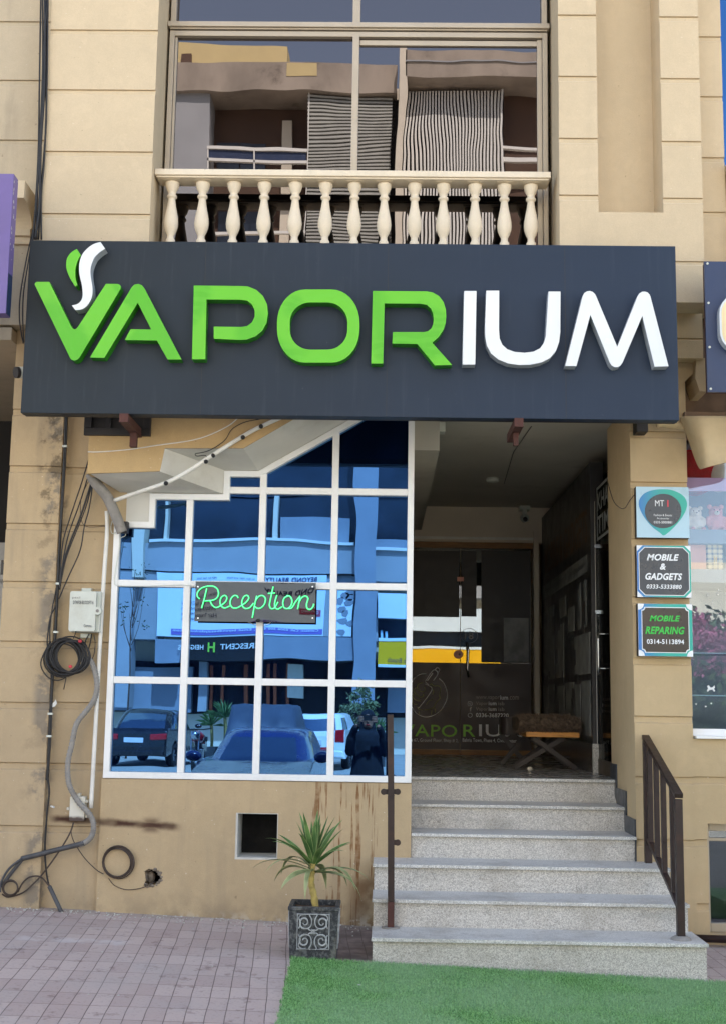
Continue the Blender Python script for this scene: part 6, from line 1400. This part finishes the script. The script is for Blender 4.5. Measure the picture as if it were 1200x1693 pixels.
# ------------------------------------------------------------------ plants across the street
def tree(name, label, cat, x, y, z0, H_, R_, nleaf, mat='leaf_tree', trunk=.12, ls=.11, seed=1, group=None, crown0=.4):
    T = thing(name, label, cat, (x, y, z0), group); rng = random.Random(seed); tips = []
    m = MB(); m.tube(spline([(x, y, z0), (x + rng.uniform(-.1, .1), y, z0 + H_ * .3), (x + rng.uniform(-.15, .15), y, z0 + H_ * .6), (x, y, z0 + H_ * .85)], 4), [trunk * (1 - .06 * i) for i in range(13)], 8)
    for k in range(9):
        a = k * 2.4; h0 = H_ * rng.uniform(crown0 * .8, .7); e = Vector((x + R_ * .75 * math.cos(a), y + R_ * .75 * math.sin(a), z0 + h0 + H_ * rng.uniform(.1, .3)))
        m.tube(spline([(x, y, z0 + h0), ((x + e.x) / 2, (y + e.y) / 2, z0 + h0 + H_ * .08), tuple(e)], 4), [trunk * .45 * (1 - .09 * i) for i in range(9)], 6); tips.append(e)
    m.build('trunk', 'opp_brown', T, smooth=True)
    m = MB(); vs = []; fs = []; mi = []
    cl = tips + [Vector((x + rng.uniform(-.7, .7) * R_, y + rng.uniform(-.7, .7) * R_, z0 + H_ * rng.uniform(crown0, 1))) for _ in range(14)]
    for k in range(nleaf):
        c = rng.choice(cl); r_ = R_ * .38; d = Vector((rng.gauss(0, 1), rng.gauss(0, 1), rng.gauss(0, .8))); p = c + d * r_ * .5
        a = Vector((rng.uniform(-1, 1), rng.uniform(-1, 1), rng.uniform(-1, 1))).normalized(); b = a.orthogonal().normalized(); o = len(vs)
        vs += [p - a * ls, p + b * ls * .45, p + a * ls, p - b * ls * .45]; fs.append((o, o + 1, o + 2, o + 3))
    m.add(vs, fs); m.build('crown', mat, T, fix=False); return T
tree('street_tree', 'bushy green tree mirrored in the toy shop window, nearest the column', 'tree', 5.6, -17, -.12, 2.9, 1.3, 7000, seed=2, group='greenery mirrored in the toy shop window', crown0=.12)
tree('street_tree', 'taller green tree mirrored at the right edge of the toy shop window', 'tree', 8.0, -19, -.12, 3.3, 1.5, 7000, seed=3, group='greenery mirrored in the toy shop window', crown0=.12)
tree('flowering_shrub', 'pink flowering shrub between the green trees in the toy shop reflection', 'shrub', 6.1, -16.5, -.12, 3.5, .8, 2600, 'flower_pink', .05, .07, 4, 'greenery mirrored in the toy shop window', .62)
def spiky(label, px, v, H_, s=1, pot=True):
    q = spot(px, v); T = thing('spiky_plant', label, 'plant', (q.x, q.y, -.12), 'pot plants mirrored in the window'); rng = random.Random(int(px)); m = MB(); z = -.12 + H_
    for k in range(34):
        a = rng.random() * 6.28; e = rng.uniform(.1, 1.4); L_ = .55 * s; d = Vector((math.cos(a) * math.cos(e), math.sin(a) * math.cos(e), math.sin(e))); sd_ = d.cross(Vector((0, 0, 1))).normalized() * .028 * s; b0 = Vector((q.x, q.y, z)); mid = b0 + d * L_ * .55 + Vector((0, 0, .02)); tp = b0 + d * L_ + Vector((0, 0, -.10))
        m.add([b0 - sd_ * .5, b0 + sd_ * .5, mid + sd_, tp, mid - sd_], [(0, 1, 2, 3, 4)])
    m.build('foliage', 'leaf_green', T, fix=False); m = MB(); m.tube([(q.x, q.y, .18), (q.x, q.y, z)], .05, 8); m.build('trunk', 'trunk', T); m = MB(); m.prism([rbox(q.x - .2, q.x + .2, q.y - .2, q.y + .2, .04)], -.12, .30, 'z'); m.build('pot', 'planter_relief', T)
spiky('smaller spiky plant left of the covered car, mirrored in the window', 350, 38, 1.0); spiky('taller spiky plant just left of the covered car, mirrored in the window', 374, 37.5, 1.25, 1.25); spiky('spiky plant beside the dark figure, mirrored in the lower right pane', 626, 36, .85, 1.1)
q = spot(592, 37); tree('leafy_shrub', 'pale green leafy shrub above the white hatchback roof, mirrored in the window', 'shrub', q.x, q.y, -.12, 2.3, .5, 1500, 'leaf_old', .03, .07, 6, None, .3)
q = spot(212, 38); tree('bare_sapling', 'thin sapling mirrored at the far left of the window', 'tree', q.x, q.y, -.12, 6.6, .5, 90, 'leaf_tree', .03, .05, 9, None, .6)

# ------------------------------------------------------------------ the photographer, mirrored in the window
PX_, PY_ = -.10, -8.30; gp = -.12
PE = thing('person', 'person in a long black coat holding up a phone, mirrored in the lower right pane', 'person', (PX_, PY_, gp))
def remesh(o, v): r = o.modifiers.new('r', 'REMESH'); r.mode = 'VOXEL'; r.voxel_size = v; r.use_smooth_shade = True; s_ = o.modifiers.new('s', 'SMOOTH'); s_.factor = .6; s_.iterations = 4
hz_ = 1.33
m = MB(); m.ball((PX_, PY_, hz_), (.075, .095, .115), 18, 14); m.ball((PX_, PY_ + .03, hz_ - .06), (.055, .065, .06), 12, 8); m.ball((PX_, PY_ + .098, hz_ - .015), (.014, .02, .026), 8, 6)
for s_ in (-1, 1): m.ball((PX_ + s_ * .078, PY_ - .005, hz_ - .01), (.012, .02, .032), 8, 6)
m.tube([(PX_, PY_ - .01, hz_ - .06), (PX_, PY_ - .015, hz_ - .2)], .052, 10)
phz = 1.36
for s_ in (-1, 1):   # forearm ends, palms, fingers round the phone
    hx = PX_ + s_ * .085
    m.tube([(PX_ + s_ * .17, PY_ + .22, 1.16), (PX_ + s_ * .12, PY_ + .33, phz - .09)], [.032, .024], 10); m.ball((hx + s_ * .012, PY_ + .375, phz - .03), (.018, .036, .046), 10, 8)
bdy = m.build('body', 'skin', PE); remesh(bdy, .009)
for s_ in (-1, 1):
    hx = PX_ + s_ * .085
    for k, L_ in enumerate((.06, .068, .064, .05)):
        z = phz + .012 - k * .019; f_ = MB(); f_.tube(spline([(hx + s_ * .014, PY_ + .40, z), (hx + s_ * .012, PY_ + .435, z + .002), (hx - s_ * .012, PY_ + .449, z), (hx - s_ * L_ * .55, PY_ + .445, z - .002)], 4), [.0085] * 9 + [.007] * 4, 8); f_.build('finger', 'skin', bdy, smooth=True)
    f_ = MB(); f_.tube(spline([(hx + s_ * .008, PY_ + .36, phz - .05), (hx - s_ * .006, PY_ + .405, phz - .03), (hx - s_ * .022, PY_ + .418, phz - .005)], 4), [.010] * 5 + [.008] * 4, 8); f_.build('thumb', 'skin', bdy, smooth=True)
for s_ in (-1, 1): m = MB(); m.ball((PX_ + s_ * .03, PY_ + .088, hz_ + .005), (.010, .007, .005), 8, 6); m.build('eye', 'bear_dark', bdy)
m = MB(); m.ball((PX_, PY_ + .088, hz_ - .062), (.024, .01, .008), 8, 6); m.build('mouth', 'red_plush', bdy)
m = MB(); m.ball((PX_, PY_ - .02, hz_ + .015), (.095, .105, .13), 16, 12); m.ball((PX_, PY_ - .03, hz_ - .10), (.10, .09, .10), 14, 10); m.ball((PX_, PY_ - .01, hz_ - .17), (.13, .10, .06), 14, 10); remesh(m.build('head_scarf', 'black_cloth', PE), .012)
m = MB()
prof = [(gp + .04, .27, .22), (gp + .3, .25, .20), (gp + .7, .215, .17), (gp + .95, .19, .15), (gp + 1.08, .175, .14), (gp + 1.2, .185, .14), (gp + 1.27, .17, .12), (gp + 1.31, .11, .09)]
n = 20; vs = [(PX_ + rx * math.cos(2 * math.pi * k / n) * (1 + .03 * math.sin(k * 2.5) * (z < .6)), PY_ + ry_ * math.sin(2 * math.pi * k / n), z) for z, rx, ry_ in prof for k in range(n)]
m.add(vs, [(i * n + k, i * n + (k + 1) % n, (i + 1) * n + (k + 1) % n, (i + 1) * n + k) for i in range(len(prof) - 1) for k in range(n)] + [tuple(range(n))[::-1], tuple((len(prof) - 1) * n + k for k in range(n))])
for s_ in (-1, 1): m.tube(spline([(PX_ + s_ * .14, PY_, 1.09), (PX_ + s_ * .20, PY_ + .06, .98), (PX_ + s_ * .215, PY_ + .13, .95), (PX_ + s_ * .18, PY_ + .24, 1.14), (PX_ + s_ * .13, PY_ + .32, 1.25)], 5), [.066] * 5 + [.062] * 5 + [.058] * 5 + [.045] * 6, 12)
remesh(m.build('coat', 'black_cloth', PE), .014)
for s_ in (-1, 1): m = MB(); m.ball((PX_ + s_ * .09, PY_ + .06, gp + .04), (.045, .12, .04), 12, 8); m.build('shoe', 'tyre', PE, smooth=True)
m = MB(); m.prism([rbox(PX_ - .078, PX_ + .078, phz - .036, phz + .038, .01)], PY_ + .422, PY_ + .431); tag(m.build('phone', 'black_iron', None), 'dark phone held up sideways in both hands of the mirrored person', 'phone')
